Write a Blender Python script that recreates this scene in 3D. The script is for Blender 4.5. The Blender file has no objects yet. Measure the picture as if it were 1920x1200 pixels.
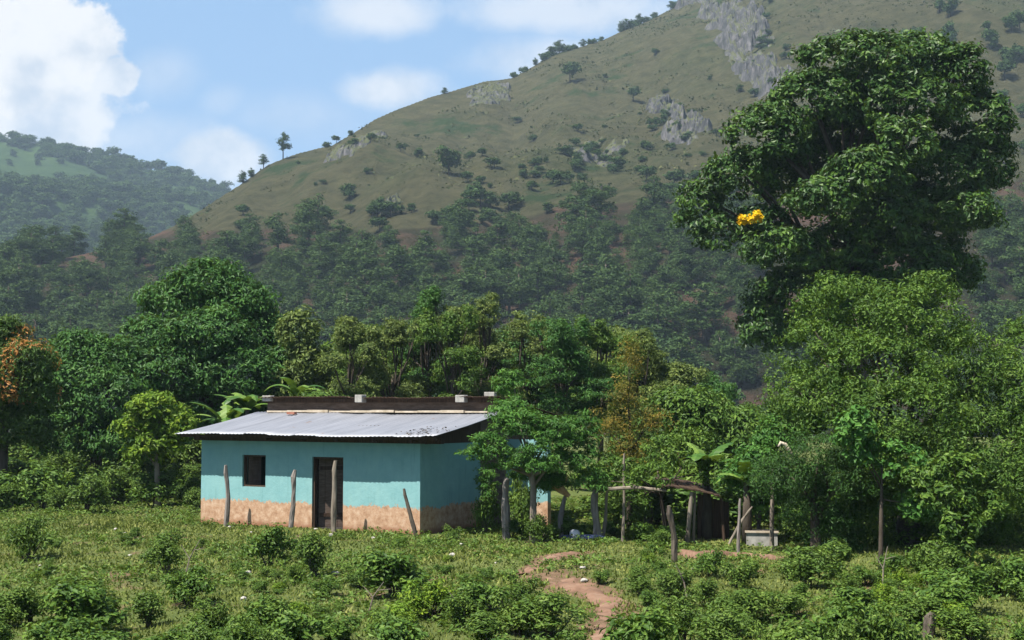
import bpy, math, random
import numpy as np
from mathutils import Vector, Matrix

R_ = math.radians
random.seed(7)
rng = np.random.default_rng(11)
scene = bpy.context.scene
COL = scene.collection

# ------------------------------------------------------------------ camera, world, sun, exposure
F = 2637.0                       # focal length in photograph pixels (1920 wide)
EYE = 3.28
PITCH = math.atan(160 / F)
cam_d = bpy.data.cameras.new('camera')
cam = bpy.data.objects.new('camera', cam_d)
COL.objects.link(cam)
cam_d.sensor_width = 36
cam_d.lens = 36 * F / 1920
cam_d.clip_end = 12000
cam.location = (0, 0, EYE)
cam.rotation_euler = (R_(90) + PITCH, 0, 0)
scene.camera = cam

SUN_AZ = math.atan2(-0.80, -0.60)    # compass angle (from +Y, clockwise) towards the sun: left and behind the camera
SUN_EL = R_(60)
sd = bpy.data.lights.new('sun', 'SUN')
sd.energy = 5.0
sd.angle = R_(0.53)
sd.color = (1.0, 0.95, 0.86)
sun = bpy.data.objects.new('sun', sd)
COL.objects.link(sun)
sv = Vector((math.sin(SUN_AZ) * math.cos(SUN_EL), math.cos(SUN_AZ) * math.cos(SUN_EL), math.sin(SUN_EL)))
sun.rotation_euler = sv.to_track_quat('Z', 'Y').to_euler()
sun.location = sv * 50

scene.view_settings.view_transform = 'Standard'
scene.view_settings.look = 'None'
scene.view_settings.exposure = 1.25
scene.view_settings.gamma = 1.0

world = bpy.data.worlds.new('World')
scene.world = world
world.use_nodes = True


class NT:
    """small helper for node trees"""
    def __init__(s, tree):
        s.t = tree
        s.n = tree.nodes
        s.n.clear()

    def add(s, typ, **kw):
        n = s.n.new(typ)
        for k, v in kw.items():
            setattr(n, k, v)
        return n

    def link(s, a, b):
        s.t.links.new(a, b)

    def put(s, sock, v):
        if hasattr(v, 'links') or isinstance(v, bpy.types.NodeSocket):
            s.link(v, sock)
        else:
            sock.default_value = v

    def math(s, op, a, b=0.0, c=0.0, clamp=False):
        n = s.add('ShaderNodeMath', operation=op, use_clamp=clamp)
        s.put(n.inputs[0], a)
        s.put(n.inputs[1], b)
        s.put(n.inputs[2], c)
        return n.outputs[0]

    def noise(s, vec, scale, detail=4, rough=0.55, dist=0.0):
        n = s.add('ShaderNodeTexNoise')
        if vec is not None:
            s.link(vec, n.inputs['Vector'])
        n.inputs['Scale'].default_value = scale
        n.inputs['Detail'].default_value = detail
        n.inputs['Roughness'].default_value = rough
        n.inputs['Distortion'].default_value = dist
        return n.outputs['Fac']

    def ramp(s, fac, stops, interp='LINEAR'):
        n = s.add('ShaderNodeValToRGB')
        n.color_ramp.interpolation = interp
        e = n.color_ramp.elements
        while len(e) < len(stops):
            e.new(0.5)
        for i, (p, c) in enumerate(stops):
            e[i].position = p
            e[i].color = (*c, 1) if len(c) == 3 else c
        s.link(fac, n.inputs[0])
        return n.outputs[0]

    def smooth(s, v, a, b):
        n = s.add('ShaderNodeMapRange', interpolation_type='SMOOTHSTEP')
        s.put(n.inputs[0], v)
        n.inputs[1].default_value = a
        n.inputs[2].default_value = b
        return n.outputs[0]

    def mix(s, fac, a, b):
        n = s.add('ShaderNodeMix', data_type='RGBA')
        s.put(n.inputs[0], fac)
        for k, v in ((6, a), (7, b)):
            if isinstance(v, tuple):
                n.inputs[k].default_value = (*v, 1) if len(v) == 3 else v
            else:
                s.link(v, n.inputs[k])
        return n.outputs[2]


w = NT(world.node_tree)
out = w.add('ShaderNodeOutputWorld')
sky = w.add('ShaderNodeTexSky', sky_type='NISHITA')
sky.sun_disc = False
sky.sun_elevation = SUN_EL
sky.sun_rotation = SUN_AZ
sky.air_density = 1.0
sky.dust_density = 1.5
sky.ozone_density = 1.0
bg = w.add('ShaderNodeBackground')
bg.inputs[1].default_value = 0.055
w.link(sky.outputs[0], bg.inputs[0])
tc = w.add('ShaderNodeTexCoord')
sep = w.add('ShaderNodeSeparateXYZ')
w.link(tc.outputs['Generated'], sep.inputs[0])
yy = w.math('MAXIMUM', sep.outputs[1], 0.02)
u = w.math('DIVIDE', sep.outputs[0], yy)
v = w.math('DIVIDE', sep.outputs[2], yy)
cmb = w.add('ShaderNodeCombineXYZ')
w.link(u, cmb.inputs[0])
w.link(v, cmb.inputs[1])
uv = cmb.outputs[0]
dn = w.noise(uv, 15.0, 8, 0.6)
dn2 = w.noise(uv, 52.0, 8, 0.62)
warp = w.math('ADD', w.math('MULTIPLY', w.math('SUBTRACT', dn, 0.5), 1.5), w.math('MULTIPLY', w.math('SUBTRACT', dn2, 0.5), 0.55))


def cloud(px, py, rx, ry, hard, amp, cut=0.0):
    """soft elliptical cloud in a fixed direction of the sky"""
    cu, cv = (px - 960) / F, (760 - py) / F
    a = w.math('DIVIDE', w.math('SUBTRACT', u, cu), rx / F)
    b = w.math('DIVIDE', w.math('SUBTRACT', v, cv), ry / F)
    d = w.math('SQRT', w.math('ADD', w.math('MULTIPLY', a, a), w.math('MULTIPLY', b, b)))
    d = w.math('ADD', d, warp)
    m = w.smooth(d, 1.0 + hard, 1.0 - hard)
    return w.math('MULTIPLY', m, amp)


parts = [cloud(30, 90, 200, 115, 0.09, 1.0), cloud(60, 190, 190, 110, 0.2, 0.9), cloud(205, 140, 55, 48, 0.14, 0.9),
         cloud(290, 135, 60, 40, 0.8, 0.3), cloud(700, 15, 100, 40, 0.65, 0.7), cloud(725, 162, 84, 38, 0.6, 0.8),
         cloud(410, 290, 85, 52, 0.35, 0.85), cloud(1080, 10, 190, 40, 0.6, 0.62), cloud(1010, 105, 110, 40, 0.7, 0.55),
         cloud(560, 215, 110, 36, 0.9, 0.26), cloud(150, 260, 260, 50, 0.7, 0.4), cloud(410, 185, 34, 24, 0.9, 0.25),
         cloud(1350, -120, 260, 90, 0.4, 0.8), cloud(-500, 60, 400, 220, 0.4, 0.8)]
m = parts[0]
for p in parts[1:]:
    m = w.math('MAXIMUM', m, p)
lit = w.smooth(w.math('ADD', v, w.math('MULTIPLY', w.math('SUBTRACT', w.noise(uv, 22.0, 5, 0.55), 0.5), 0.5)), 0.12, 0.27)
ccol = w.mix(lit, (0.60, 0.68, 0.80), (0.95, 0.95, 0.96))
cb = w.add('ShaderNodeBackground')
cb.inputs[1].default_value = 0.43
w.link(ccol, cb.inputs[0])
# pale humid veil: mixes a milky blue over the whole sky, stronger near the skyline
veil = w.add('ShaderNodeBackground')
veil.inputs[0].default_value = (0.33, 0.56, 0.90, 1)
veil.inputs[1].default_value = 0.42
vm = w.add('ShaderNodeMixShader')
w.link(w.math('MULTIPLY', w.smooth(sep.outputs[2], 0.75, 0.25), 0.85), vm.inputs[0])
w.link(bg.outputs[0], vm.inputs[1])
w.link(veil.outputs[0], vm.inputs[2])
mx = w.add('ShaderNodeMixShader')
w.link(m, mx.inputs[0])
w.link(vm.outputs[0], mx.inputs[1])
w.link(cb.outputs[0], mx.inputs[2])
w.link(mx.outputs[0], out.inputs[0])

# ------------------------------------------------------------------ geometry helpers
CP, SP = math.cos(PITCH), math.sin(PITCH)


def P(px, py, Y):
    """world point seen at photograph pixel (px, py) at depth Y"""
    dx, dz = (px - 960) / F, (600 - py) / F
    ry, rz = CP - dz * SP, SP + dz * CP
    t = Y / ry
    return Vector((dx * t, Y, EYE + rz * t))


def gh(x, y):
    """height of the yard"""
    x = np.asarray(x, float)
    y = np.asarray(y, float)
    h = 0.07 * np.sin(x * 0.55 + 1.0) * np.cos(y * 0.43) + 0.05 * np.sin(x * 1.3 + y * 0.9) + 0.025 * np.sin(x * 2.9 - y * 2.3)
    d = np.hypot((x + 4.5) / 6.5, (y - 39) / 4.5)
    h = h * np.clip((d - 0.8) / 0.7, 0.12, 1)
    return h


def G(px, py):
    """point of the ground seen at a pixel"""
    dx, dz = (px - 960) / F, (600 - py) / F
    ry, rz = CP - dz * SP, SP + dz * CP
    t = -EYE / rz
    for _ in range(6):
        t = (float(gh(dx * t, ry * t)) - EYE) / rz
    return Vector((dx * t, ry * t, float(gh(dx * t, ry * t))))


def mesh_fast(name, V, quads, tris=None, tint=None, smooth=False):
    me = bpy.data.meshes.new(name)
    V = np.asarray(V, np.float32)
    nq = 0 if quads is None else len(quads)
    nt = 0 if tris is None else len(tris)
    me.vertices.add(len(V))
    me.vertices.foreach_set('co', V.ravel())
    loops = []
    starts = []
    if nq:
        loops.append(np.asarray(quads, np.int32).ravel())
        starts.append(np.arange(nq) * 4)
    if nt:
        loops.append(np.asarray(tris, np.int32).ravel())
        starts.append(nq * 4 + np.arange(nt) * 3)
    L = np.concatenate(loops)
    me.loops.add(len(L))
    me.loops.foreach_set('vertex_index', L)
    me.polygons.add(nq + nt)
    me.polygons.foreach_set('loop_start', np.concatenate(starts).astype(np.int32))
    if tint is not None:
        a = me.attributes.new('tint', 'FLOAT', 'FACE')
        a.data.foreach_set('value', np.asarray(tint, np.float32))
    me.update(calc_edges=True)
    me.polygons.foreach_set('use_smooth', np.full(nq + nt, smooth))
    return me


def unit(a):
    return a / np.maximum(np.linalg.norm(a, axis=-1, keepdims=True), 1e-9)


def leaf_arrays(C, N, S, aspect, droop=0.35, fold=0.25):
    """pointed folded leaves: centres C, normals N, lengths S"""
    n = len(C)
    N = unit(N)
    T = rng.normal(size=(n, 3))
    T[:, 2] -= droop
    T = unit(T - N * np.sum(T * N, 1, keepdims=True))
    B = np.cross(N, T)
    L = (S * 0.5)[:, None]
    W = L * aspect
    v0 = C - T * L
    v2 = C + T * L - N * L * 0.25
    v1 = C + B * W + N * W * fold - T * L * 0.1
    v3 = C - B * W + N * W * fold - T * L * 0.1
    V = np.stack([v0, v1, v2, v3], 1).reshape(-1, 3)
    Q = np.arange(4 * n).reshape(n, 4)
    return V, Q


def crown_mesh(name, lobes, n_clump, clump_r, per, leaf, aspect=0.5, droop=0.35, up=0.5, shell=(0.72, 1.04), low=-0.75, seedtint=None, flat=0.65, front=1.0):
    """foliage: leaf clumps spread over the shells of ellipsoid lobes; lobes = (x,y,z,rx,ry,rz)"""
    lobes = np.asarray(lobes, float)
    area = (lobes[:, 3] * lobes[:, 5]) + (lobes[:, 3] * lobes[:, 4]) + lobes[:, 4] * lobes[:, 5]
    idx = rng.choice(len(lobes), n_clump, p=area / area.sum())
    D = unit(rng.normal(size=(n_clump, 3)))
    lowm = D[:, 2] < low
    D[lowm, 2] *= -1
    # thin the side away from the viewer a little
    flip = (D[:, 1] > 0.35) & (rng.random(n_clump) < 0.35 * front)
    D[flip, 1] *= -1
    rad = rng.uniform(shell[0], shell[1], n_clump)[:, None]
    C = lobes[idx, :3] + D * lobes[idx, 3:6] * rad
    cr = clump_r * rng.uniform(0.6, 1.35, n_clump)
    ctint = rng.normal(0, 0.16, n_clump)
    k = np.repeat(np.arange(n_clump), per)
    d = unit(rng.normal(size=(len(k), 3)))
    r = rng.random(len(k)) ** (1 / 2.4)
    off = d * (r * cr[k])[:, None]
    off[:, 2] *= flat
    LC = C[k] + off
    N = d * 0.8 + D[k] * 0.5 + np.array([0, 0, up]) + rng.normal(size=(len(k), 3)) * 0.45
    S = leaf * rng.uniform(0.6, 1.35, len(k))
    V, Q = leaf_arrays(LC, N, S, aspect, droop)
    tint = np.clip(0.5 + ctint[k] + rng.normal(0, 0.16, len(k)), 0, 1)
    if seedtint is not None:
        tint = seedtint(LC, tint)
    return mesh_fast(name, V, Q, tint=tint)


class MB:
    """mesh builder for boxes and tubes"""
    def __init__(s):
        s.v = []
        s.f = []

    def box(s, x0, x1, y0, y1, z0, z1, z1b=None, z0b=None):
        """box; z1b / z0b = heights at the far (y1) side"""
        b = len(s.v)
        z1b = z1 if z1b is None else z1b
        z0b = z0 if z0b is None else z0b
        s.v += [(x0, y0, z0), (x1, y0, z0), (x1, y1, z0b), (x0, y1, z0b), (x0, y0, z1), (x1, y0, z1), (x1, y1, z1b), (x0, y1, z1b)]
        s.f += [tuple(b + i for i in q) for q in ((0, 3, 2, 1), (4, 5, 6, 7), (0, 1, 5, 4), (1, 2, 6, 5), (2, 3, 7, 6), (3, 0, 4, 7))]
        return s

    def tube(s, pts, rad, n=8, jit=0.0, cap=True):
        pts = [Vector(p) for p in pts]
        b = len(s.v)
        for i, p in enumerate(pts):
            t = (pts[min(i + 1, len(pts) - 1)] - pts[max(i - 1, 0)]).normalized()
            a = t.cross(Vector((0.13, 1, 0.07))).normalized()
            c = t.cross(a)
            for k in range(n):
                th = 2 * math.pi * k / n
                r = rad[i] * (1 + random.uniform(-jit, jit))
                s.v.append(tuple(p + a * (math.cos(th) * r) + c * (math.sin(th) * r)))
        for i in range(len(pts) - 1):
            for k in range(n):
                k2 = (k + 1) % n
                s.f.append((b + i * n + k, b + i * n + k2, b + (i + 1) * n + k2, b + (i + 1) * n + k))
        if cap:
            s.f.append(tuple(b + k for k in range(n))[::-1])
            s.f.append(tuple(b + (len(pts) - 1) * n + k for k in range(n)))
        return s

    def mesh(s, name, smooth=False):
        me = bpy.data.meshes.new(name)
        me.from_pydata([tuple(p) for p in s.v], [], s.f)
        me.update()
        if smooth:
            me.polygons.foreach_set('use_smooth', [True] * len(me.polygons))
        return me


def link(name, me, mat, parent=None, loc=None):
    o = bpy.data.objects.new(name, me)
    COL.objects.link(o)
    if mat is not None:
        me.materials.clear()
        me.materials.append(mat)
    if parent is not None:
        o.parent = parent
    if loc is not None:
        o.location = loc
    return o


def tag(o, label=None, cat=None, group=None, kind=None):
    if label:
        o['label'] = label
    if cat:
        o['category'] = cat
    if group:
        o['group'] = group
    if kind:
        o['kind'] = kind
    return o


def empty(name, loc, label, cat, group=None, rz=0.0):
    o = bpy.data.objects.new(name, None)
    COL.objects.link(o)
    o.empty_display_size = 0.3
    o.location = loc
    o.rotation_euler = (0, 0, rz)
    return tag(o, label, cat, group)


def dup(root, loc, rz=0.0, sc=1.0, label=None, group=None, name=None, cat=None):
    c = root.copy()
    if name:
        c.name = name
    if cat:
        c['category'] = cat
    COL.objects.link(c)
    c.location = loc
    c.rotation_euler = (0, 0, rz)
    c.scale = (sc, sc, sc) if not isinstance(sc, tuple) else sc
    for ch in root.children:
        d = ch.copy()
        COL.objects.link(d)
        d.parent = c
    if label:
        c['label'] = label
    if group:
        c['group'] = group
    return c


# ------------------------------------------------------------------ materials
def new_mat(name):
    mt = bpy.data.materials.new(name)
    mt.use_nodes = True
    return mt, NT(mt.node_tree)


AL = 0.68       # the picture is exposed for the shade: keep paints and soils at moderate reflectance
LEAF = (0.92, 1.0, 0.78)


def leaf_mat(name, dark, mid, light, trans=0.3, rough=0.55, spec=0.2, extra=None):
    trans *= 0.8
    dark, mid, light = [tuple(a * b for a, b in zip(c, LEAF)) for c in (dark, mid, light)]
    mt, t = new_mat(name)
    o = t.add('ShaderNodeOutputMaterial')
    at = t.add('ShaderNodeAttribute', attribute_name='tint')
    stops = [(0.12, dark), (0.5, mid), (0.88, light)]
    if extra:
        stops = [(0.1, dark), (0.45, mid), (0.8, light), (0.93, extra)]
    c = t.ramp(at.outputs['Fac'], stops)
    b = t.add('ShaderNodeBsdfPrincipled')
    t.link(c, b.inputs['Base Color'])
    b.inputs['Roughness'].default_value = rough
    b.inputs['Specular IOR Level'].default_value = spec
    tr = t.add('ShaderNodeBsdfTranslucent')
    tcol = t.mix(0.45, c, (0.16, 0.22, 0.01))
    t.link(tcol, tr.inputs[0])
    mx_ = t.add('ShaderNodeMixShader')
    mx_.inputs[0].default_value = trans
    t.link(b.outputs[0], mx_.inputs[1])
    t.link(tr.outputs[0], mx_.inputs[2])
    t.link(mx_.outputs[0], o.inputs[0])
    return mt


def noise_mat(name, c1, c2, scale=3.0, rough=0.9, stretch=(1, 1, 1), bump=0.0, c3=None, metallic=0.0, detail=6):
    c1, c2, c3 = [None if c is None else tuple(a * AL for a in c) for c in (c1, c2, c3)]
    mt, t = new_mat(name)
    o = t.add('ShaderNodeOutputMaterial')
    tcn = t.add('ShaderNodeTexCoord')
    mp = t.add('ShaderNodeMapping')
    mp.inputs['Scale'].default_value = stretch
    t.link(tcn.outputs['Object'], mp.inputs[0])
    f = t.noise(mp.outputs[0], scale, detail, 0.62)
    st = [(0.3, c1), (0.7, c2)] if c3 is None else [(0.28, c1), (0.5, c2), (0.72, c3)]
    c = t.ramp(f, st)
    b = t.add('ShaderNodeBsdfPrincipled')
    t.link(c, b.inputs['Base Color'])
    b.inputs['Roughness'].default_value = rough
    b.inputs['Metallic'].default_value = metallic
    b.inputs['Specular IOR Level'].default_value = 0.2
    if bump:
        bp = t.add('ShaderNodeBump')
        bp.inputs['Strength'].default_value = bump
        t.link(t.noise(mp.outputs[0], scale * 3, 5, 0.65), bp.inputs['Height'])
        t.link(bp.outputs[0], b.inputs['Normal'])
    t.link(b.outputs[0], o.inputs[0])
    return mt


M = {}
M['leaf_big'] = leaf_mat('leaf_big', (0.014, 0.038, 0.008), (0.030, 0.075, 0.013), (0.08, 0.14, 0.022), 0.2, 0.5, 0.28)
M['leaf_left'] = leaf_mat('leaf_left', (0.02, 0.06, 0.018), (0.04, 0.105, 0.026), (0.075, 0.16, 0.035), 0.25)
M['leaf_bushy'] = leaf_mat('leaf_bushy', (0.03, 0.064, 0.013), (0.064, 0.122, 0.022), (0.125, 0.19, 0.035), 0.3)
M['leaf_olive'] = leaf_mat('leaf_olive', (0.05, 0.075, 0.024), (0.10, 0.135, 0.04), (0.18, 0.21, 0.06), 0.3)
M['leaf_fern'] = leaf_mat('leaf_fern', (0.03, 0.085, 0.02), (0.06, 0.15, 0.032), (0.11, 0.22, 0.05), 0.35)
M['leaf_yellow'] = leaf_mat('leaf_yellow', (0.06, 0.10, 0.012), (0.11, 0.19, 0.02), (0.22, 0.28, 0.03), 0.35)
M['leaf_orange'] = leaf_mat('leaf_orange', (0.025, 0.055, 0.012), (0.05, 0.095, 0.02), (0.09, 0.13, 0.03), 0.28, extra=(0.34, 0.15, 0.04))
M['leaf_rust'] = leaf_mat('leaf_rust', (0.07, 0.085, 0.02), (0.15, 0.13, 0.03), (0.27, 0.17, 0.035), 0.32)
M['leaf_dark'] = leaf_mat('leaf_dark', (0.015, 0.04, 0.010), (0.03, 0.075, 0.018), (0.055, 0.12, 0.025), 0.2)
M['leaf_weed'] = leaf_mat('leaf_weed', (0.04, 0.075, 0.016), (0.08, 0.135, 0.026), (0.15, 0.21, 0.045), 0.3)
M['leaf_pine'] = leaf_mat('leaf_pine', (0.020, 0.042, 0.015), (0.038, 0.070, 0.022), (0.064, 0.10, 0.032), 0.15, 0.7, 0.15)
M['leaf_far'] = leaf_mat('leaf_far', (0.02, 0.042, 0.014), (0.036, 0.07, 0.022), (0.06, 0.10, 0.03), 0.1, 0.7, 0.15)
M['banana'] = leaf_mat('banana', (0.035, 0.085, 0.014), (0.06, 0.125, 0.02), (0.15, 0.22, 0.05), 0.3, 0.45, 0.3)
M['bark'] = noise_mat('bark', (0.05, 0.038, 0.028), (0.14, 0.115, 0.09), 6, 0.95, (1, 1, 0.3), 0.5)
M['bark_pale'] = noise_mat('bark_pale', (0.16, 0.13, 0.10), (0.36, 0.31, 0.25), 7, 0.95, (1, 1, 0.25), 0.5)
M['post'] = noise_mat('post', (0.12, 0.10, 0.085), (0.38, 0.34, 0.31), 9, 0.95, (2, 2, 0.25), 0.6)
M['post_dark'] = noise_mat('post_dark', (0.06, 0.05, 0.04), (0.2, 0.165, 0.13), 9, 0.95, (2, 2, 0.25), 0.6)
M['fresh_wood'] = noise_mat('fresh_wood', (0.38, 0.2, 0.08), (0.72, 0.52, 0.28), 8, 0.85, (1, 1, 1), 0.3)
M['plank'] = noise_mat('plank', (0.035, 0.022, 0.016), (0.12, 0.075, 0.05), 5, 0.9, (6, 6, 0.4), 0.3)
M['plank_brown'] = noise_mat('plank_brown', (0.10, 0.068, 0.05), (0.23, 0.17, 0.14), 4, 0.9, (1, 1, 5), 0.3)
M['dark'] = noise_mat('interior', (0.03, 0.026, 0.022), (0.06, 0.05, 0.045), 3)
M['concrete'] = noise_mat('concrete', (0.26, 0.25, 0.23), (0.54, 0.52, 0.48), 7, 0.95, (1, 1, 1), 0.4)
M['cream'] = noise_mat('cream', (0.42, 0.34, 0.24), (0.72, 0.62, 0.5), 6, 0.95)
M['stone'] = noise_mat('stone', (0.30, 0.28, 0.25), (0.62, 0.59, 0.54), 8, 0.95, (1, 1, 1), 0.4)
def rock_mat():
    mt, t = new_mat('weathered_rock')
    o = t.add('ShaderNodeOutputMaterial')
    ob = t.add('ShaderNodeTexCoord').outputs['Object']
    mp = t.add('ShaderNodeMapping')
    mp.inputs['Scale'].default_value = (1, 0.5, 0.3)
    t.link(ob, mp.inputs[0])
    c = t.ramp(t.noise(mp.outputs[0], 0.5, 8, 0.75), [(0.33, (0.02, 0.024, 0.02)), (0.5, (0.055, 0.055, 0.058)), (0.66, (0.125, 0.12, 0.125))])
    gm = t.add('ShaderNodeNewGeometry')
    sp = t.add('ShaderNodeSeparateXYZ')
    t.link(gm.outputs['Normal'], sp.inputs[0])
    f = t.math('ADD', sp.outputs[2], t.math('MULTIPLY', t.math('SUBTRACT', t.noise(ob, 0.16, 6, 0.7), 0.5), 1.6))
    c = t.mix(t.smooth(f, 0.5, 0.74), c, (0.060, 0.066, 0.032))
    b = t.add('ShaderNodeBsdfPrincipled')
    t.link(c, b.inputs['Base Color'])
    b.inputs['Roughness'].default_value = 1.0
    b.inputs['Specular IOR Level'].default_value = 0.1
    t.link(b.outputs[0], o.inputs[0])
    return mt


M['rock'] = rock_mat()
M['white'] = noise_mat('white_plastic', (0.6, 0.62, 0.66), (0.85, 0.86, 0.9), 5, 0.5)
M['blueplastic'] = noise_mat('blue_plastic', (0.03, 0.05, 0.13), (0.1, 0.13, 0.25), 5, 0.5)
M['yellow'] = leaf_mat('yellow_petal', (0.70, 0.34, 0.0), (0.80, 0.47, 0.005), (0.86, 0.58, 0.01), 0.3)
M['dirt'] = noise_mat('dirt', (0.11, 0.064, 0.042), (0.23, 0.135, 0.09), 2.2, 0.98, (1, 1, 1), 0.9, (0.30, 0.20, 0.14))


def wall_mat():
    mt, t = new_mat('painted_adobe')
    o = t.add('ShaderNodeOutputMaterial')
    tcn = t.add('ShaderNodeTexCoord')
    ob = tcn.outputs['Object']
    s = t.add('ShaderNodeSeparateXYZ')
    t.link(ob, s.inputs[0])
    n1 = t.noise(ob, 1.6, 6, 0.7)
    n2 = t.noise(ob, 14, 5, 0.7)
    edge = t.math('ADD', s.outputs[2], t.math('ADD', t.math('MULTIPLY', t.math('SUBTRACT', n1, 0.5), 0.42), t.math('MULTIPLY', t.math('SUBTRACT', n2, 0.5), 0.38)))
    msk = t.smooth(edge, 0.655, 0.685)
    teal = t.ramp(t.noise(ob, 2.3, 8, 0.7), [(0.3, (0.150, 0.305, 0.318)), (0.7, (0.200, 0.365, 0.372))])
    # fine chips and faint horizontal courses of the plaster
    teal = t.mix(t.smooth(n2, 0.68, 0.78), teal, (0.17, 0.38, 0.35))
    mps = t.add('ShaderNodeMapping')
    mps.inputs['Scale'].default_value = (1, 1, 0.12)
    t.link(ob, mps.inputs[0])
    streak = t.noise(mps.outputs[0], 6, 6, 0.7)
    teal = t.mix(t.math('MULTIPLY', t.smooth(streak, 0.52, 0.72), 0.45), teal, (0.10, 0.22, 0.215))
    teal = t.mix(t.math('MULTIPLY', t.smooth(t.noise(mps.outputs[0], 2.2, 6, 0.7), 0.5, 0.7), 0.4), teal, (0.22, 0.38, 0.36))
    adobe = t.ramp(t.noise(ob, 5, 8, 0.75), [(0.34, (0.24, 0.135, 0.08)), (0.5, (0.37, 0.235, 0.15)), (0.64, (0.47, 0.345, 0.25))])
    adobe = t.mix(t.smooth(t.math('ADD', s.outputs[2], t.math('MULTIPLY', n1, 0.2)), 0.30, 0.12), adobe, (0.24, 0.12, 0.07))
    c = t.mix(msk, adobe, teal)
    b = t.add('ShaderNodeBsdfPrincipled')
    t.link(c, b.inputs['Base Color'])
    b.inputs['Roughness'].default_value = 0.9
    b.inputs['Specular IOR Level'].default_value = 0.15
    bp = t.add('ShaderNodeBump')
    bp.inputs['Strength'].default_value = 0.35
    bp.inputs['Distance'].default_value = 0.03
    t.link(t.noise(ob, 9, 6, 0.7), bp.inputs['Height'])
    t.link(bp.outputs[0], b.inputs['Normal'])
    t.link(b.outputs[0], o.inputs[0])
    return mt


def roof_mat():
    mt, t = new_mat('zinc_sheet')
    o = t.add('ShaderNodeOutputMaterial')
    tcn = t.add('ShaderNodeTexCoord')
    mp = t.add('ShaderNodeMapping')
    mp.inputs['Scale'].default_value = (2.4, 0.25, 0.25)
    t.link(tcn.outputs['Object'], mp.inputs[0])
    c = t.ramp(t.noise(mp.outputs[0], 2.0, 7, 0.7), [(0.3, (0.155, 0.165, 0.19)), (0.7, (0.24, 0.25, 0.285))])
    c = t.mix(t.smooth(t.noise(tcn.outputs['Object'], 1.3, 7, 0.7), 0.64, 0.74), c, (0.17, 0.12, 0.095))
    b = t.add('ShaderNodeBsdfPrincipled')
    t.link(c, b.inputs['Base Color'])
    b.inputs['Metallic'].default_value = 0.25
    b.inputs['Roughness'].default_value = 0.55
    t.link(b.outputs[0], o.inputs[0])
    return mt


def ground_mat():
    mt, t = new_mat('yard_grass')
    o = t.add('ShaderNodeOutputMaterial')
    tcn = t.add('ShaderNodeTexCoord')
    ob = tcn.outputs['Object']
    g = t.ramp(t.noise(ob, 1.1, 8, 0.68), [(0.32, (0.035, 0.052, 0.014)), (0.5, (0.068, 0.085, 0.024)), (0.68, (0.105, 0.11, 0.038))])
    g2 = t.ramp(t.noise(ob, 14, 4, 0.7), [(0.3, (0.04, 0.07, 0.018)), (0.7, (0.13, 0.16, 0.05))])
    g = t.mix(0.45, g, g2)
    soil = t.ramp(t.noise(ob, 6, 6, 0.7), [(0.3, (0.085, 0.055, 0.032)), (0.7, (0.17, 0.115, 0.072))])
    wa = t.add('ShaderNodeAttribute', attribute_name='forest').outputs['Fac']
    c = t.mix(t.smooth(t.math('ADD', t.noise(ob, 0.5, 8, 0.72), t.math('MULTIPLY', wa, 0.3)), 0.55, 0.64), g, soil)
    b = t.add('ShaderNodeBsdfPrincipled')
    t.link(c, b.inputs['Base Color'])
    b.inputs['Roughness'].default_value = 1.0
    b.inputs['Specular IOR Level'].default_value = 0.1
    bp = t.add('ShaderNodeBump')
    bp.inputs['Strength'].default_value = 0.8
    bp.inputs['Distance'].default_value = 0.08
    t.link(t.noise(ob, 7, 7, 0.7), bp.inputs['Height'])
    t.link(bp.outputs[0], b.inputs['Normal'])
    t.link(b.outputs[0], o.inputs[0])
    return mt


def mountain_mat():
    mt, t = new_mat('mountain_grass')
    o = t.add('ShaderNodeOutputMaterial')
    tcn = t.add('ShaderNodeTexCoord')
    ob = tcn.outputs['Object']
    at = t.add('ShaderNodeAttribute', attribute_name='forest')
    base = t.ramp(t.noise(ob, 0.010, 8, 0.6), [(0.3, (0.062, 0.066, 0.030)), (0.5, (0.086, 0.080, 0.042)), (0.68, (0.048, 0.066, 0.024))])
    fine = t.ramp(t.noise(ob, 0.15, 8, 0.72), [(0.36, (0.030, 0.038, 0.018)), (0.64, (0.125, 0.118, 0.06))])
    base = t.mix(0.5, base, fine)
    base = t.mix(t.smooth(t.noise(ob, 0.03, 8, 0.7), 0.56, 0.66), base, (0.034, 0.058, 0.02))
    floor = t.ramp(t.noise(ob, 0.035, 8, 0.7), [(0.40, (0.028, 0.036, 0.015)), (0.51, (0.055, 0.046, 0.028)), (0.62, (0.125, 0.078, 0.055))])
    fac = t.math('ADD', at.outputs['Fac'], t.math('MULTIPLY', t.math('SUBTRACT', t.noise(ob, 0.03, 5, 0.6), 0.5), 0.6))
    c = t.mix(t.smooth(fac, 0.4, 0.6), base, floor)
    b = t.add('ShaderNodeBsdfPrincipled')
    t.link(c, b.inputs['Base Color'])
    b.inputs['Roughness'].default_value = 1.0
    b.inputs['Specular IOR Level'].default_value = 0.05
    bp = t.add('ShaderNodeBump')
    bp.inputs['Strength'].default_value = 1.0
    bp.inputs['Distance'].default_value = 6.0
    t.link(t.noise(ob, 0.10, 10, 0.8), bp.inputs['Height'])
    t.link(bp.outputs[0], b.inputs['Normal'])
    t.link(b.outputs[0], o.inputs[0])
    return mt


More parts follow.
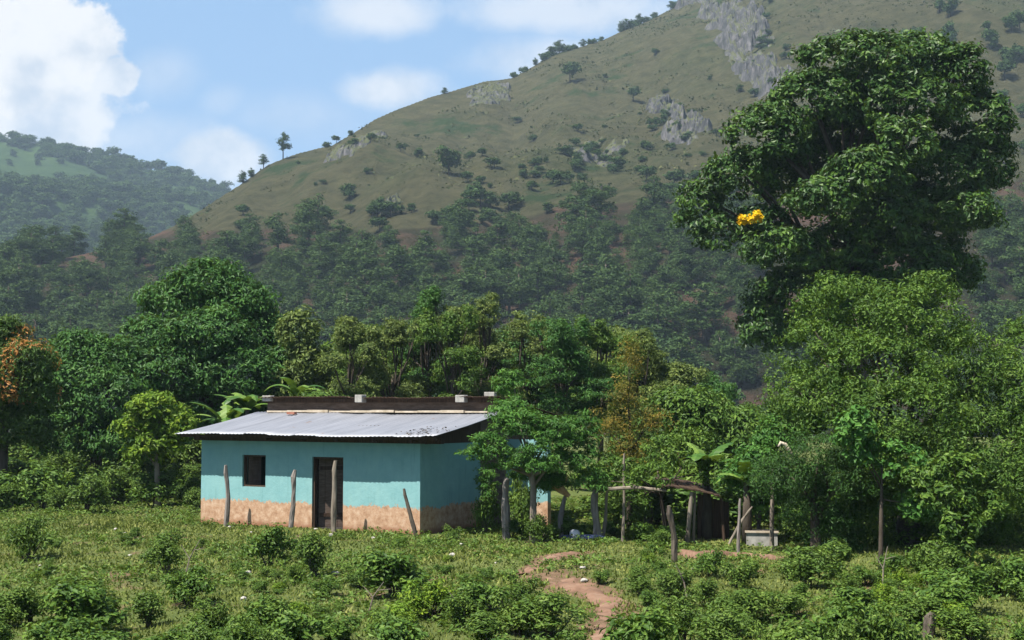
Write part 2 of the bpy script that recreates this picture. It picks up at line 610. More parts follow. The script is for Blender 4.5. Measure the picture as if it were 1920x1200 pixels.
def farhill_mat():
    mt, t = new_mat('far_hill_green')
    o = t.add('ShaderNodeOutputMaterial')
    tcn = t.add('ShaderNodeTexCoord')
    ob = tcn.outputs['Object']
    c = t.ramp(t.noise(ob, 0.012, 8, 0.68), [(0.35, (0.022, 0.045, 0.018)), (0.52, (0.035, 0.065, 0.022)), (0.66, (0.05, 0.085, 0.026))])
    b = t.add('ShaderNodeBsdfPrincipled')
    t.link(c, b.inputs['Base Color'])
    b.inputs['Roughness'].default_value = 1.0
    b.inputs['Specular IOR Level'].default_value = 0.05
    bp = t.add('ShaderNodeBump')
    bp.inputs['Strength'].default_value = 1.0
    bp.inputs['Distance'].default_value = 6.0
    t.link(t.noise(ob, 0.07, 8, 0.75), bp.inputs['Height'])
    t.link(bp.outputs[0], b.inputs['Normal'])
    t.link(b.outputs[0], o.inputs[0])
    return mt


M['wall'] = wall_mat()
M['roof'] = roof_mat()
M['ground'] = ground_mat()
M['mountain'] = mountain_mat()
M['farhill'] = farhill_mat()

# ------------------------------------------------------------------ terrain
_perm = rng.random((256, 256))


def vnoise(x, y):
    xi = np.floor(x).astype(int)
    yi = np.floor(y).astype(int)
    fx, fy = x - xi, y - yi
    fx = fx * fx * (3 - 2 * fx)
    fy = fy * fy * (3 - 2 * fy)
    g = lambda a, b: _perm[a % 256, b % 256]
    return (g(xi, yi) * (1 - fx) + g(xi + 1, yi) * fx) * (1 - fy) + (g(xi, yi + 1) * (1 - fx) + g(xi + 1, yi + 1) * fx) * fy


def fbm(x, y, o=5):
    s, a, t = 0, 0.5, 0
    for i in range(o):
        s = s + a * (vnoise(x * 2 ** i + 17 * i, y * 2 ** i - 9 * i) - 0.5)
        a *= 0.52
    return s


def grid_mesh(name, X, Y, Z, attr=None, smooth=True):
    nr, nc = X.shape
    V = np.stack([X, Y, Z], -1).reshape(-1, 3)
    i = np.arange(nr * nc).reshape(nr, nc)
    Q = np.stack([i[:-1, :-1], i[:-1, 1:], i[1:, 1:], i[1:, :-1]], -1).reshape(-1, 4)
    me = mesh_fast(name, V, Q, smooth=smooth)
    if attr is not None:
        a = me.attributes.new('forest', 'FLOAT', 'POINT')
        a.data.foreach_set('value', attr.ravel().astype(np.float32))
    return me


path_px = [(1110, 1230, 26), (1122, 1195, 22), (1136, 1160, 24), (1138, 1128, 30), (1100, 1106, 34), (1050, 1092, 34), (1000, 1080, 24)]
path2_px = [(985, 1078, 16), (1000, 1060, 14), (1045, 1044, 24), (1075, 1037, 14)]
path3_px = [(1275, 1040, 10), (1310, 1044, 16), (1370, 1043, 16), (1430, 1046, 14), (1470, 1052, 8)]


def near_line(pts, x, y):
    """distance from a trodden line in units of its half width"""
    d = np.full(np.shape(x), 9.0)
    for (ax, ay, aw), (bx_, by_, bw) in zip(pts[:-1], pts[1:]):
        A_, B_ = G(ax, ay), G(bx_, by_)
        vx, vy = B_.x - A_.x, B_.y - A_.y
        t = np.clip(((x - A_.x) * vx + (y - A_.y) * vy) / (vx * vx + vy * vy), 0, 1)
        hw = (aw + (bw - aw) * t) / F * np.maximum(y, 5)
        d = np.minimum(d, np.hypot(x - A_.x - vx * t, y - A_.y - vy * t) / hw)
    return d


# yard: fine grid near, coarse skirt to the horizon
gx = np.concatenate([[-3200, -1200, -400, -160, -80], np.arange(-45, 45.01, 0.35), [80, 160, 400, 1200, 3200]])
gy = np.concatenate([[-3200, -800, -200, -60, -10], np.arange(6, 75.01, 0.35), [100, 150, 250, 500, 1200, 3200]])
X, Y = np.meshgrid(gx, gy)
near = (np.abs(X) < 46) & (Y > 5) & (Y < 76)
Z = np.where(near, gh(X, Y) + 0.05 * fbm(X * 1.7, Y * 1.7, 4), -0.1)
Z = np.where(Y > 240, -6, Z)
worn = np.clip(1.25 - 0.6 * np.minimum(np.minimum(near_line(path_px, X, Y), near_line(path2_px, X, Y)), near_line(path3_px, X, Y)), 0, 1)
tag(link('ground', grid_mesh('ground', X, Y, Z, worn), M['ground']), kind='structure')

SX = [-3400, -1500, -600, 0, 150, 260, 340, 400, 440, 500, 560, 620, 660, 700, 800, 850, 905, 960, 1020, 1060, 1130, 1190, 1260, 1320, 1450, 1700, 2000, 2400, 3200, 5200]
SY = [740, 700, 620, 505, 478, 452, 412, 372, 346, 305, 281, 266, 240, 214, 174, 160, 142, 138, 104, 88, 70, 42, 8, -25, -90, -150, -175, -160, 60, 700]
RX = [-3400, 0, 340, 440, 700, 1000, 1300, 2000, 5200]
RR = [330, 430, 480, 520, 620, 720, 820, 900, 600]
FX = [-3400, 0, 200, 340, 500, 600, 700, 800, 900, 1000, 1080, 1150, 1260, 1400, 1850, 1920, 2400, 5200]
FY = [560, 430, 435, 432, 425, 425, 435, 425, 415, 405, 375, 380, 370, 350, 370, 330, 330, 500]
R0 = 250.0


def pxcol(az):
    return 960 + F * np.tan(az)


def bz(az, r):
    """height of the main mountain at azimuth az, distance r (measured along +Y)"""
    px = pxcol(az)
    Rr = np.interp(px, RX, RR)
    H = (760 - np.interp(px, SX, SY)) / F * Rr
    t = (r - R0) / (Rr - R0)
    up = H * np.clip(t, 0, 1) * 1.0
    dn_ = H - (r - Rr) * 0.32
    z = np.where(t <= 1, up, dn_)
    x = r * np.tan(az)
    amp = np.clip(t * 2.2, 0, 1) * np.clip(np.abs(1 - t) * 3 + 0.12, 0.12, 1)
    z = z + amp * (40 * fbm(x / 95 + 3.1, r / 150, 3) + 13 * fbm(x / 20, r / 60, 4)) - amp * 10 * np.abs(fbm(x / 45 + 8 + r / 260, r / 190, 3)) * 2
    z = z + EYE * np.clip(t, 0, 1) + np.where(t < 0, (r - R0) * 0.06, 0)
    return z


az = np.arctan((np.concatenate([np.linspace(-3400, -100, 60), np.linspace(-90, 2010, 560), np.linspace(2040, 5200, 60)]) - 960) / F)
rr = np.concatenate([np.linspace(200, 560, 190), np.linspace(563, 960, 150), np.linspace(970, 1300, 12)])
A, Rg = np.meshgrid(az, rr)
Xm, Zm = Rg * np.tan(A), bz(A, Rg)
scr = 760 - (Zm - EYE) / Rg * F
forest = np.clip((scr - np.interp(pxcol(A), FX, FY)) / 40 + 0.5, 0, 1) * (Rg < 700)
tag(link('mountain', grid_mesh('mountain', Xm, Rg, Zm, forest), M['mountain']), kind='structure')

AX = [-3000, -900, -300, 0, 60, 100, 180, 250, 330, 380, 440, 520, 700, 1200, 2500]
AY = [500, 330, 250, 250, 256, 260, 278, 302, 318, 330, 356, 400, 480, 620, 700]


def hz(az, r):
    px = pxcol(az)
    H = (760 - np.interp(px, AX, AY)) / F * 1400
    t = (r - 620) / (1400 - 620)
    z = np.where(t <= 1, H * np.clip(t, -0.1, 1) ** 1.0, H - (r - 1400) * 0.3)
    x = r * np.tan(az)
    amp = np.clip(t * 2, 0, 1) * np.clip(np.abs(1 - t) * 3 + 0.08, 0.08, 1)
    return z + amp * (90 * fbm(x / 210 + 7, r / 260, 3) + 16 * fbm(x / 50, r / 60, 4))


az2 = np.arctan((np.linspace(-3000, 2500, 420) - 960) / F)
r2 = np.concatenate([np.linspace(600, 1500, 170), np.linspace(1540, 2100, 8)])
A2, R2 = np.meshgrid(az2, r2)
tag(link('hills', grid_mesh('hills', R2 * np.tan(A2), R2, hz(A2, R2)), M['farhill']), kind='structure')

# ------------------------------------------------------------------ far vegetation (shared meshes)


def pine_proto(i):
    h = random.uniform(12, 15)
    mb = MB()
    lean = random.uniform(-0.5, 0.5)
    mb.tube([(0, 0, -1), (lean * 0.3, 0, h * 0.4), (lean, 0, h * 0.93)], [0.3, 0.22, 0.06], 6)
    lobes = []
    nl = random.randint(9, 13)
    for k in range(nl):
        z = h * (0.38 + 0.6 * k / nl)
        rad = h * 0.27 * (1 - 0.62 * abs((k / nl) - 0.3) / 0.7) * random.uniform(0.7, 1.1)
        a = random.uniform(0, 6.28)
        o = rad * random.uniform(0.2, 0.75)
        x, y = lean * z / h + math.cos(a) * o, math.sin(a) * o
        lobes.append((x, y, z, rad * 0.72, rad * 0.72, rad * 0.42))
        mb.tube([(lean * z / h, 0, z - 0.7), (x, y, z)], [0.1, 0.04], 4)
    return mb.mesh('pine_trunk', True), crown_mesh('pine_crown', lobes, 230, 0.85, 9, 0.6, 0.42, 0.1, 0.3, (0.3, 1.05), -0.9, flat=0.6, front=0)


def broad_proto(i):
    h = random.uniform(8, 12)
    lobes = []
    for k in range(7):
        a = random.uniform(0, 6.28)
        o = random.uniform(0, 0.32) * h
        rr_ = h * random.uniform(0.18, 0.3)
        lobes.append((math.cos(a) * o, math.sin(a) * o, h * random.uniform(0.4, 0.8), rr_, rr_, rr_ * 0.75))
    mb = MB()
    mb.tube([(0, 0, -1.5), (0.1, 0, h * 0.3), (0.3, 0.1, h * 0.6)], [0.3, 0.25, 0.1], 6)
    return mb.mesh('broad_trunk', True), crown_mesh('broad_crown', lobes, 130, 1.1, 8, 1.05, 0.6, 0.1, 0.5, (0.5, 1.05), -0.9, flat=0.7, front=0)


def proto_tree(name, meshes, label, cat, group, leafm):
    root = empty(name, (0, 0, -500), label, cat, group)
    link('trunk', meshes[0], M['bark'], root)
    link('crown', meshes[1], M[leafm], root)
    return root


def drop(root):
    for ch in list(root.children):
        bpy.data.objects.remove(ch)
    bpy.data.objects.remove(root)


def forest_place(protos, n, sampler, smin, smax, mind, wide=1.0):
    pts = []
    tries = 0
    while len(pts) < n and tries < 60000:
        tries += 1
        p = sampler()
        if p is None:
            continue
        s = random.uniform(smin, smax)
        if any((p[0] - q[0]) ** 2 + (p[1] - q[1]) ** 2 < (mind * (s + q[3]) / 2) ** 2 for q in pts):
            continue
        pts.append((*p, s))
    for k, (x, y, z, s) in enumerate(pts):
        px = 960 + x / y * F
        py = 760 - (z - EYE) / y * F
        size = 'large' if s > (smin + smax) / 2 else 'small'
        lab = None
        if sampler is samp_pine:
            lab = size + ' pine ' + ('on the upper edge of the wood' if py < np.interp(px, FX, FY) + 110 else 'in the middle of the wood' if py < 600 else 'at the foot of the slope') + \
                ' ' + ('at the far left' if px < 240 else 'above the domed tree' if px < 560 else 'above the pointed slender tree' if px < 860 else 'above the right half of the roof' if px < 1000 else 'left of the giant tree' if px < 1330 else 'behind the giant tree')
        elif sampler is samp_far:
            lab = size + ' round dark tree ' + ('near the crest' if py < 330 else 'halfway down' if py < 400 else 'low') + ' on the distant left hill ' + ('at the edge' if px < 120 else 'in its middle' if px < 280 else 'by the mountain')
        dup(protos[k % len(protos)], (x, y, z), random.uniform(0, 6.28), (s * wide * random.uniform(0.9, 1.2), s * wide * random.uniform(0.9, 1.2), s), lab)
    return len(pts)


def samp_pine():
    a = math.atan((random.uniform(-60, 1980) - 960) / F)
    r = math.sqrt(random.uniform(236 ** 2, 470 ** 2))
    z = float(bz(np.array(a), np.array(r)))
    px, py = float(pxcol(a)), 760 - (z - EYE) / r * F
    line = np.interp(px, FX, FY) + 22 * math.sin(px * 0.05) + 45
    if py < line or py > 745:
        return None
    if 1430 < px < 1830 and py < 640:
        return None
    # clearings of bare soil
    if float(vnoise(np.array(px / 85.0), np.array(py / 55.0))) < 0.13:
        return None
    return (r * math.tan(a), r, z - 0.3)


pines = [proto_tree('pine_tree', pine_proto(i), 'grey green pine with a bare trunk in the wood on the lower mountain slope', 'tree', 'pines wooding the foot of the mountain', 'leaf_pine') for i in range(7)]
forest_place(pines, 292, samp_pine, 0.6, 1.15, 5.6, 1.35)


def samp_far():
    px = random.uniform(-40, 520)
    a = math.atan((px - 960) / F)
    r = random.uniform(760, 1405)
    z = float(hz(np.array(a), np.array(r)))
    py = 760 - (z - EYE) / r * F
    sil = np.interp(px, SX, SY)
    if py > sil + 4:
        return None
    # meadow on the shoulder
    if px < 170 and 268 + px * 0.28 < py < 345 and random.random() < 0.9:
        return None
    if float(vnoise(np.array(px / 60.0 + 5), np.array(py / 38.0))) < 0.22 and py > 300:
        return None
    return (r * math.tan(a), r, z - 0.5)


broads = [proto_tree('broadleaf_tree', broad_proto(i), 'round dark tree in the wood covering the distant left hill', 'tree', 'trees wooding the distant left hill', 'leaf_far') for i in range(6)]
forest_place(broads, 295, samp_far, 0.8, 1.35, 8.0, 1.35)

# single trees and bushes dotted over the open mountain side (pixel, size in metres)


def on_mountain(px, py):
    a = math.atan((px - 960) / F)
    rs = np.linspace(262, 930, 900)
    zs = bz(np.full_like(rs, a), rs)
    pys = 760 - (zs - EYE) / rs * F
    k = np.where(pys <= py)[0]
    i = int(k[0]) if len(k) else int(np.argmin(pys))
    return (rs[i] * math.tan(a), rs[i], float(zs[i]) - 0.2)


dots = [(840, 325, 1.0, 'narrow dark tree alone in the middle of the grassy mountain side'),
        (1070, 150, 1.0, 'dark round tree alone high on the open grassy mountain side'),
        (882, 380, 0.8, 'small dark tree just above the wood left of mid slope'),
        (1190, 185, 0.7, 'small green tree on the upper slope above the pale outcrop')]
ridge = [(527, 0.9), (490, 0.5), (468, 0.45), (452, 0.55), (610, 0.4), (655, 0.35), (832, 0.4), (965, 0.5), (985, 0.6), (1005, 0.5), (1022, 0.7), (1036, 0.8), (1050, 0.85), (1063, 0.7), (1078, 0.6), (1095, 0.5),
         (1112, 0.55), (1130, 0.4), (1165, 0.6), (1178, 0.85), (1190, 0.9), (1203, 0.7), (1216, 0.55), (1232, 0.5), (1262, 0.6), (1275, 0.7), (1290, 0.6)]
for px, py, s, lb in dots:
    dup(broads[random.randrange(6)], on_mountain(px, py), random.uniform(0, 6), s, lb, 'lone trees on the mountain side')
for k, (px, s) in enumerate(ridge):
    a = math.atan((px - 960) / F)
    r = float(np.interp(px, RX, RR)) - 2
    z = float(bz(np.array(a), np.array(r)))
    pr = pines[k % 7] if (px < 540 or k % 3 == 0) else broads[k % 6]
    lb = 'small tree standing on the skyline of the mountain'
    if px == 527:
        lb = 'tall lone pine on the skyline near the left end of the ridge'
    dup(pr, (r * math.tan(a), r, z - 0.4 - (0 if px in (527, 490) else 3.2 * s)), random.uniform(0, 6), (s if px == 527 else s * 1.35, s if px == 527 else s * 1.35, s), lb, 'small trees along the mountain skyline')
bushes = []
for k in range(105):
    px = random.uniform(400, 1920)
    if random.random() < 0.45:
        px = random.uniform(850, 1300)
    top = np.interp(px, SX, SY)
    fl = np.interp(px, FX, FY)
    py = fl - abs(random.gauss(0, 0.36)) * (fl - top) + 10
    if py < top + 8 or (1420 < px < 1860 and py > 60):
        continue
    dup(broads[random.randrange(6)], on_mountain(px, py), random.uniform(0, 6), (lambda q: (q * 1.5, q * 1.5, q))(random.uniform(0.16, 0.42) * (1.0 if py < fl - 60 else 1.4)), 'low dark bush dotted on the grassy mountain side', 'bushes dotted over the mountain side', 'hill_bush', 'bush')
for cx_, cy_, sx_, sy_, n_ in ((1440, 90, 40, 75, 16), (1290, 235, 45, 30, 9), (1120, 290, 60, 22, 10), (1060, 310, 60, 22, 8), (715, 400, 28, 18, 7), (660, 275, 30, 14, 4)):
    for k in range(n_):
        px, py = random.gauss(cx_, sx_ * 0.6), random.gauss(cy_, sy_ * 0.6)
        dup(random.choice(broads), on_mountain(px, py), random.uniform(0, 6), (0.5, 0.5, random.uniform(0.25, 0.45)), 'dark bush wedged among the grey rocks of the mountain', 'bushes among the rocks', 'hill_bush', 'bush')
for k in range(46):       # wood on the upper right shoulder
    px, py = random.uniform(1700, 1930), random.uniform(0, 330)
    if py > 40 + (1930 - px) * 0.9 and px < 1880:
        continue
    dup(random.choice(broads), on_mountain(px, py), random.uniform(0, 6), random.uniform(0.5, 0.95), 'dark tree in the wood on the upper right shoulder of the mountain', 'trees on the right shoulder of the mountain')


def wood_mass(name, protos_, n, sampler, smin, smax, wide, leafm, label):
    """the rest of a wood whose nearer trees are objects: one mass of crowns"""
    Vs, n_ = [], 0
    Ts = []
    arrs = []
    for p in protos_:
        for ch in p.children:
            if ch.name.startswith('crown'):
                me = ch.data
                a = np.empty(len(me.vertices) * 3, np.float32)
                me.vertices.foreach_get('co', a)
                tt = np.empty(len(me.polygons), np.float32)
                me.attributes['tint'].data.foreach_get('value', tt)
                arrs.append((a.reshape(-1, 4, 3), tt))
    while n_ < n:
        q = sampler()
        if q is None:
            continue
        a, tt = arrs[n_ % len(arrs)]
        sel = rng.random(len(a)) < 0.6
        sc_ = random.uniform(smin, smax)
        th = random.uniform(0, 6.28)
        c_, s_ = math.cos(th), math.sin(th)
        b = a[sel]
        X_ = (b[..., 0] * c_ - b[..., 1] * s_) * sc_ * wide + q[0]
        Y_ = (b[..., 0] * s_ + b[..., 1] * c_) * sc_ * wide + q[1]
        Z_ = b[..., 2] * sc_ + q[2] - 1.5 * sc_
        Vs.append(np.stack([X_, Y_, Z_], -1).reshape(-1, 3))
        Ts.append(np.clip(tt[sel] + random.gauss(0, 0.12), 0, 1))
        n_ += 1
    V_ = np.concatenate(Vs)
    o = link(name, mesh_fast(name, V_, np.arange(len(V_)).reshape(-1, 4), tint=np.concatenate(Ts)), M[leafm])
    tag(o, label, 'wood', kind='stuff')


wood_mass('pine_wood', pines, 640, samp_pine, 0.4, 0.9, 1.3, 'leaf_pine', 'dense grey green wood filling the lower mountain slope')
def samp_low():
    a = math.atan((random.uniform(-40, 1960) - 960) / F)
    r = random.uniform(205, 290)
    return (r * math.tan(a), r, float(bz(np.array(a), np.array(r))) - 0.3)


wood_mass('valley_wood', pines + broads, 230, samp_low, 0.5, 0.8, 1.3, 'leaf_far', 'dark green wood along the valley floor behind the yard trees')
wood_mass('hill_wood', broads, 420, samp_far, 0.7, 1.2, 1.4, 'leaf_far', 'dense dark wood on the distant left hill')
# low scrub and tussocks all over the open slope
nS = 16000
pxs = rng.uniform(330, 1960, nS)
azs = np.arctan((pxs - 960) / F)
rs_ = np.sqrt(rng.uniform(280 ** 2, 900 ** 2, nS))
xs_ = rs_ * np.tan(azs)
dn_s = fbm(xs_ / 40, rs_ / 55, 4) + 0.5 * fbm(xs_ / 9 + 5, rs_ / 12, 3)
okS = (rs_ < np.interp(pxs, RX, RR) - 3) & (dn_s > 0.0)
xs_, rs_, azs = xs_[okS], rs_[okS], azs[okS]
zs_ = bz(azs, rs_)
kS = np.repeat(np.arange(len(xs_)), 7)
szS = (rng.random(len(xs_)) ** 3 * 1.6 + 0.35)[kS]
offS = rng.normal(size=(len(kS), 3)) * szS[:, None] * np.array([0.75, 0.75, 0.35])
CS = np.stack([xs_[kS], rs_[kS], zs_[kS] + 0.2], 1) + offS
VS, QS = leaf_arrays(CS, rng.normal(size=(len(kS), 3)) * 0.6 + np.array([0, 0, 1.0]), szS * rng.uniform(0.5, 1.0, len(kS)), 0.7)
M['scrub'] = leaf_mat('scrub', (0.034, 0.045, 0.018), (0.058, 0.066, 0.030), (0.105, 0.10, 0.055), 0.1, 0.9, 0.1)
tag(link('scrub', mesh_fast('scrub', VS, QS, tint=np.clip(0.5 + 1.6 * fbm(CS[:, 0] / 25, CS[:, 1] / 30, 3) + rng.normal(0, 0.15, len(kS)), 0, 1)), M['scrub']), 'low scrub and tussocks over the open mountain slope', 'scrub', kind='stuff')
for p in pines + broads:
    drop(p)


# rocky outcrops: crags that break through the slope, each one continuous jagged sheet of rock
def outcrop(px, py, hw, hh, height, label, seed):
    c = on_mountain(px, py)
    lo = on_mountain(px, py + hh)[1]
    hi = on_mountain(px, py - hh)[1]
    hx = hw / F * c[1]
    nr_, nc_ = 90, 80
    Xg, Yg = np.meshgrid(np.linspace(c[0] - hx, c[0] + hx, nc_), np.linspace(lo, hi, nr_))
    az_ = np.arctan(Xg / Yg)
    U, W = (Xg - c[0]) / hx, (Yg - (lo + hi) / 2) / max((hi - lo) / 2, 1)
    wob = fbm(Xg / 14 + seed * 5, Yg / 20, 5)
    mask = np.clip((1.0 - np.hypot(U, W) + 3.2 * wob) * 1.8, 0, 1) * np.clip((1 - np.maximum(np.abs(U), np.abs(W))) * 6, 0, 1)
    rid = 1 - np.abs(fbm(Xg / 5.5 + seed, Yg / 13 + seed * 2, 5)) * 4.2
    blk = np.floor(fbm(Xg / 7 + seed * 3, Yg / 7, 3) * 9) / 9
    Zg = bz(az_, Yg) + mask * (height * (0.35 + 0.65 * rid) + height * 2.0 * blk) - 0.8 * (1 - mask) - 0.5
    Yg2 = Yg - mask * height * 0.6 * rid
    me = grid_mesh('rock_outcrop', Xg - c[0], Yg2 - c[1], Zg - c[2], None, False)
    tag(link('rock_outcrop', me, M['rock'], loc=c), label, 'rock', 'rock outcrops on the mountain')


outcrop(1412, 75, 60, 140, 5.0, 'tall grey cliff high on the mountain left of the great tree top', 1)
outcrop(1285, 228, 50, 60, 4.0, 'squat grey rock face lower left of the tall cliff', 2)
outcrop(1120, 282, 66, 34, 2.6, 'low band of pale rocks above the wood in mid slope', 3)
outcrop(655, 272, 48, 28, 2.2, 'pale rocks just under the skyline on the left shoulder', 4)
outcrop(715, 398, 46, 34, 2.8, 'small pale rock pile at the upper edge of the wood', 6)
outcrop(915, 168, 46, 24, 2.0, 'little rocks below the skyline right of the small cloud', 7)

# ------------------------------------------------------------------ the house
HX, HY = -8.73, 39.70
HROT = math.atan2(-0.5, 0.865)
house = empty('house', (HX, HY, 0), 'low turquoise adobe house with orange base, zinc lean-to roof and open doorway', 'house', None, HROT)
L, D1, WT = 7.38, 2.95, 0.22


def H(x, y, z=0.0):
    c, s = math.cos(HROT), math.sin(HROT)
    return Vector((HX + x * c - y * s, HY + x * s + y * c, z))


def hpart(name, mb, mat, parent=None):
    o = link(name, mb.mesh(name), M[mat], parent or house)
    return o


TOP = 2.30
wn = MB()
wx0, wx1, wz0, wz1 = 1.50, 2.32, 1.05, 1.92
dx0, dx1, dz1 = 3.92, 4.95, 1.91
b0 = -0.15
for (x0, x1, z0, z1) in ((0, wx0, b0, TOP), (wx0, wx1, b0, wz0), (wx0, wx1, wz1, TOP), (wx1, dx0, b0, TOP), (dx0, dx1, dz1, TOP), (dx1, L, b0, TOP)):
    wn.box(x0, x1, 0, WT, z0, z1)
hpart('wall', wn, 'wall')
hpart('wall', MB().box(L - WT, L, WT, D1, b0, TOP - 0.02), 'wall')
hpart('wall', MB().box(0, WT, WT, D1, b0, TOP - 0.02), 'wall')
rw = MB()
rw.box(0, L, D1, D1 + WT, b0, 3.30)
rw.box(0, WT, D1 + WT, 6.2, b0, 3.1, 2.7)
rw.box(L - WT, L, D1 + WT, 6.2, b0, 3.1, 2.7)
rw.box(0, L, 6.2, 6.4, b0, 2.7)
hpart('wall', rw, 'plank_brown')
an = MB()
an.box(8.0, 9.28, D1 + 0.35, D1 + 0.53, b0, 2.35)
hpart('wall', an, 'wall')
hpart('floor', MB().box(0.02, L - 0.02, 0.02, 6.1, -0.2, 0.02), 'dark')
# dark timber above the walls: plate on the front, boarded gables at the sides
hpart('wall_plate', MB().box(-0.3, L + 0.6, 0.01, 0.19, TOP, TOP + 0.14), 'plank')
for xx in (0.02, L - 0.14):
    g_ = MB()
    g_.box(xx, xx + 0.12, 0.2, D1 - 0.01, TOP - 0.018, TOP + 0.3, 3.0, TOP - 0.018)
    hpart('gable_board', g_, 'plank')
# purlins running under the sheets past the side walls
pl = MB()
for yy_, zz in ((-0.45, 2.50), (1.1, 2.76), (2.4, 2.985)):
    pl.box(-0.38, L + 0.78, yy_, yy_ + 0.09, zz - 0.10, zz - 0.02)
hpart('purlin', pl, 'plank')
for k in range(7):
    x = 0.3 + k * 1.18
    hpart('rafter', MB().box(x, x + 0.08, -0.5, 0.0, 2.34, 2.40, 2.49, 2.43), 'plank')


def sheet(name, x0, x1, y0, y1, z0, z1, mat, sag=0.0, period=0.13, amp=0.008, parent=None, split=None):
    nx = int((x1 - x0) / 0.024)
    ny = 8
    X_, Y_ = np.meshgrid(np.linspace(x0, x1, nx), np.linspace(y0, y1, ny))
    T_ = (Y_ - y0) / (y1 - y0)
    Z_ = z0 + (z1 - z0) * T_ + amp * np.sin(X_ * 2 * math.pi / period)
    pan = np.floor((X_ - x0) / 0.83)
    Z_ = Z_ + 0.012 * np.sin(pan * 2.7) + 0.02 * np.sin(X_ * 0.9) - sag * np.sin(T_ * 3.14)
    jag = 0.015 * np.sin(pan * 5.1) * (T_ < 0.01)
    Y_ = Y_ + jag
    me = grid_mesh(name, X_, Y_, Z_)
    o = link(name, me, M[mat], parent or house)
    sol = o.modifiers.new('thick', 'SOLIDIFY')
    sol.thickness = 0.012
    return o


rf = sheet('roof', -0.45, 8.25, -0.62, 2.85, 2.50, 3.09, 'roof', 0.03)
rf['label'] = 'pale zinc sheets of the front lean-to'
rb = sheet('roof', -0.15, 8.15, 2.55, 6.9, 3.52, 2.85, 'plank')  # dark plank colour paints in the shade on this sheet's front edge
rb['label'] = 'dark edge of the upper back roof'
hpart('fascia', MB().box(-0.02, 8.05, 2.78, 2.84, 3.36, 3.475), 'plank')
hpart('clerestory_wall', MB().box(-0.02, L + 0.6, 2.855, D1 - 0.005, 3.0, 3.44), 'plank_brown')
fl = MB()
for k in range(10):
    x0 = 0.15 + k * 0.77
    fl.box(x0, x0 + 0.755, 2.62 - 0.02 * (k % 3), 2.852, 3.075 + 0.006 * (k % 2), 3.125 + 0.012 * (k % 3))
hpart('mortar_ledge', fl, 'cream')
# dry leaves and chips caught on the lower right of the zinc
lit_ = np.column_stack([rng.normal(7.5, 0.28, 90), rng.normal(-0.1, 0.3, 90).clip(-0.5, 1), np.zeros(90)])
lit_[:, 2] = 2.50 + (lit_[:, 1] + 0.62) / 3.47 * 0.59 + 0.03
V_, Q_ = leaf_arrays(lit_, np.tile([0, 0, 1.0], (90, 1)) + rng.normal(size=(90, 3)) * 0.3, rng.uniform(0.03, 0.09, 90), 0.6)
lm = mesh_fast('dry_leaves', V_, Q_, tint=rng.random(90))
lo = link('dry_leaves', lm, M['bark'], loc=(0, 0, 0))
lo.matrix_world = Matrix.Translation((HX, HY, 0)) @ Matrix.Rotation(HROT, 4, 'Z')
tag(lo, 'dry leaves scattered on the lower right corner of the zinc roof', 'leaves', kind='stuff')

# door leaf standing ajar and the shutter inside the window
dleaf = empty('door', (dx0 + 0.04, 0.24, 0), None, None)
dleaf.parent = house
dleaf.rotation_euler = (0, 0, R_(38))
del_cat = [dleaf.pop(k) for k in ('category', 'label') if k in dleaf]
for k in range(5):
    pass
dm = MB()
for k in range(5):
    dm.box(k * 0.17, k * 0.17 + 0.162, 0, 0.035 + 0.004 * (k % 2), 0.03, 1.86)
dmesh = link('door', dm.mesh('door'), M['plank_brown'], house, (dx0 + 0.04, 0.24, 0))
dmesh.rotation_euler = (0, 0, R_(38))
dmesh['label'] = 'brown plank door standing ajar'
for zc in (0.3, 1.55):
    link('door_brace', MB().box(0.03, 0.8, -0.022, -0.002, zc, zc + 0.1).mesh('door_brace'), M['plank'], dmesh)
bpy.data.objects.remove(dleaf)
df = MB()
df.box(dx0, dx0 + 0.05, 0.05, 0.17, 0, dz1).box(dx1 - 0.05, dx1, 0.05, 0.17, 0, dz1).box(dx0 + 0.05, dx1 - 0.05, 0.05, 0.17, dz1 - 0.05, dz1)
hpart('door_frame', df, 'plank')
wf = MB()
wf.box(wx0, wx0 + 0.045, 0.06, 0.16, wz0, wz1).box(wx1 - 0.045, wx1, 0.06, 0.16, wz0, wz1)
wf.box(wx0 + 0.045, wx1 - 0.045, 0.06, 0.16, wz1 - 0.045, wz1).box(wx0 + 0.045, wx1 - 0.045, 0.06, 0.16, wz0, wz0 + 0.045)
wfo = hpart('window', wf, 'plank')
sh = MB()
for k in range(3):
    sh.box(k * 0.125, k * 0.125 + 0.12, 0, 0.03, 0, 0.78)
sho = link('shutter', sh.mesh('shutter'), M['plank_brown'], wfo, (wx0 + 0.05, 0.2, wz0 + 0.05))
sho.rotation_euler = (0, 0, R_(62))


# blocks that weigh down the upper roof
def block(x, y, z, sx, sy, sz, rz, label, mat='concrete'):
    mb = MB()
    mb.box(-sx / 2, sx / 2, -sy / 2, -sy * 0.28, 0, sz)
    mb.box(-sx / 2, sx / 2, sy * 0.28, sy / 2, 0, sz)
    mb.box(-sx / 2, -sx * 0.3, -sy * 0.28, sy * 0.28, 0, sz)
    mb.box(sx * 0.3, sx / 2, -sy * 0.28, sy * 0.28, 0, sz)
    mb.box(-sx * 0.1, sx * 0.1, -sy * 0.28, sy * 0.28, 0, sz)
    o = link('concrete_block', mb.mesh('concrete_block'), M[mat], loc=H(x, y, z))
    o.rotation_euler = (0, 0, HROT + rz)
    tag(o, label, 'block', 'blocks weighing down the roof edge')
    bv = o.modifiers.new('b', 'BEVEL')
    bv.width = 0.012
    bv.segments = 1


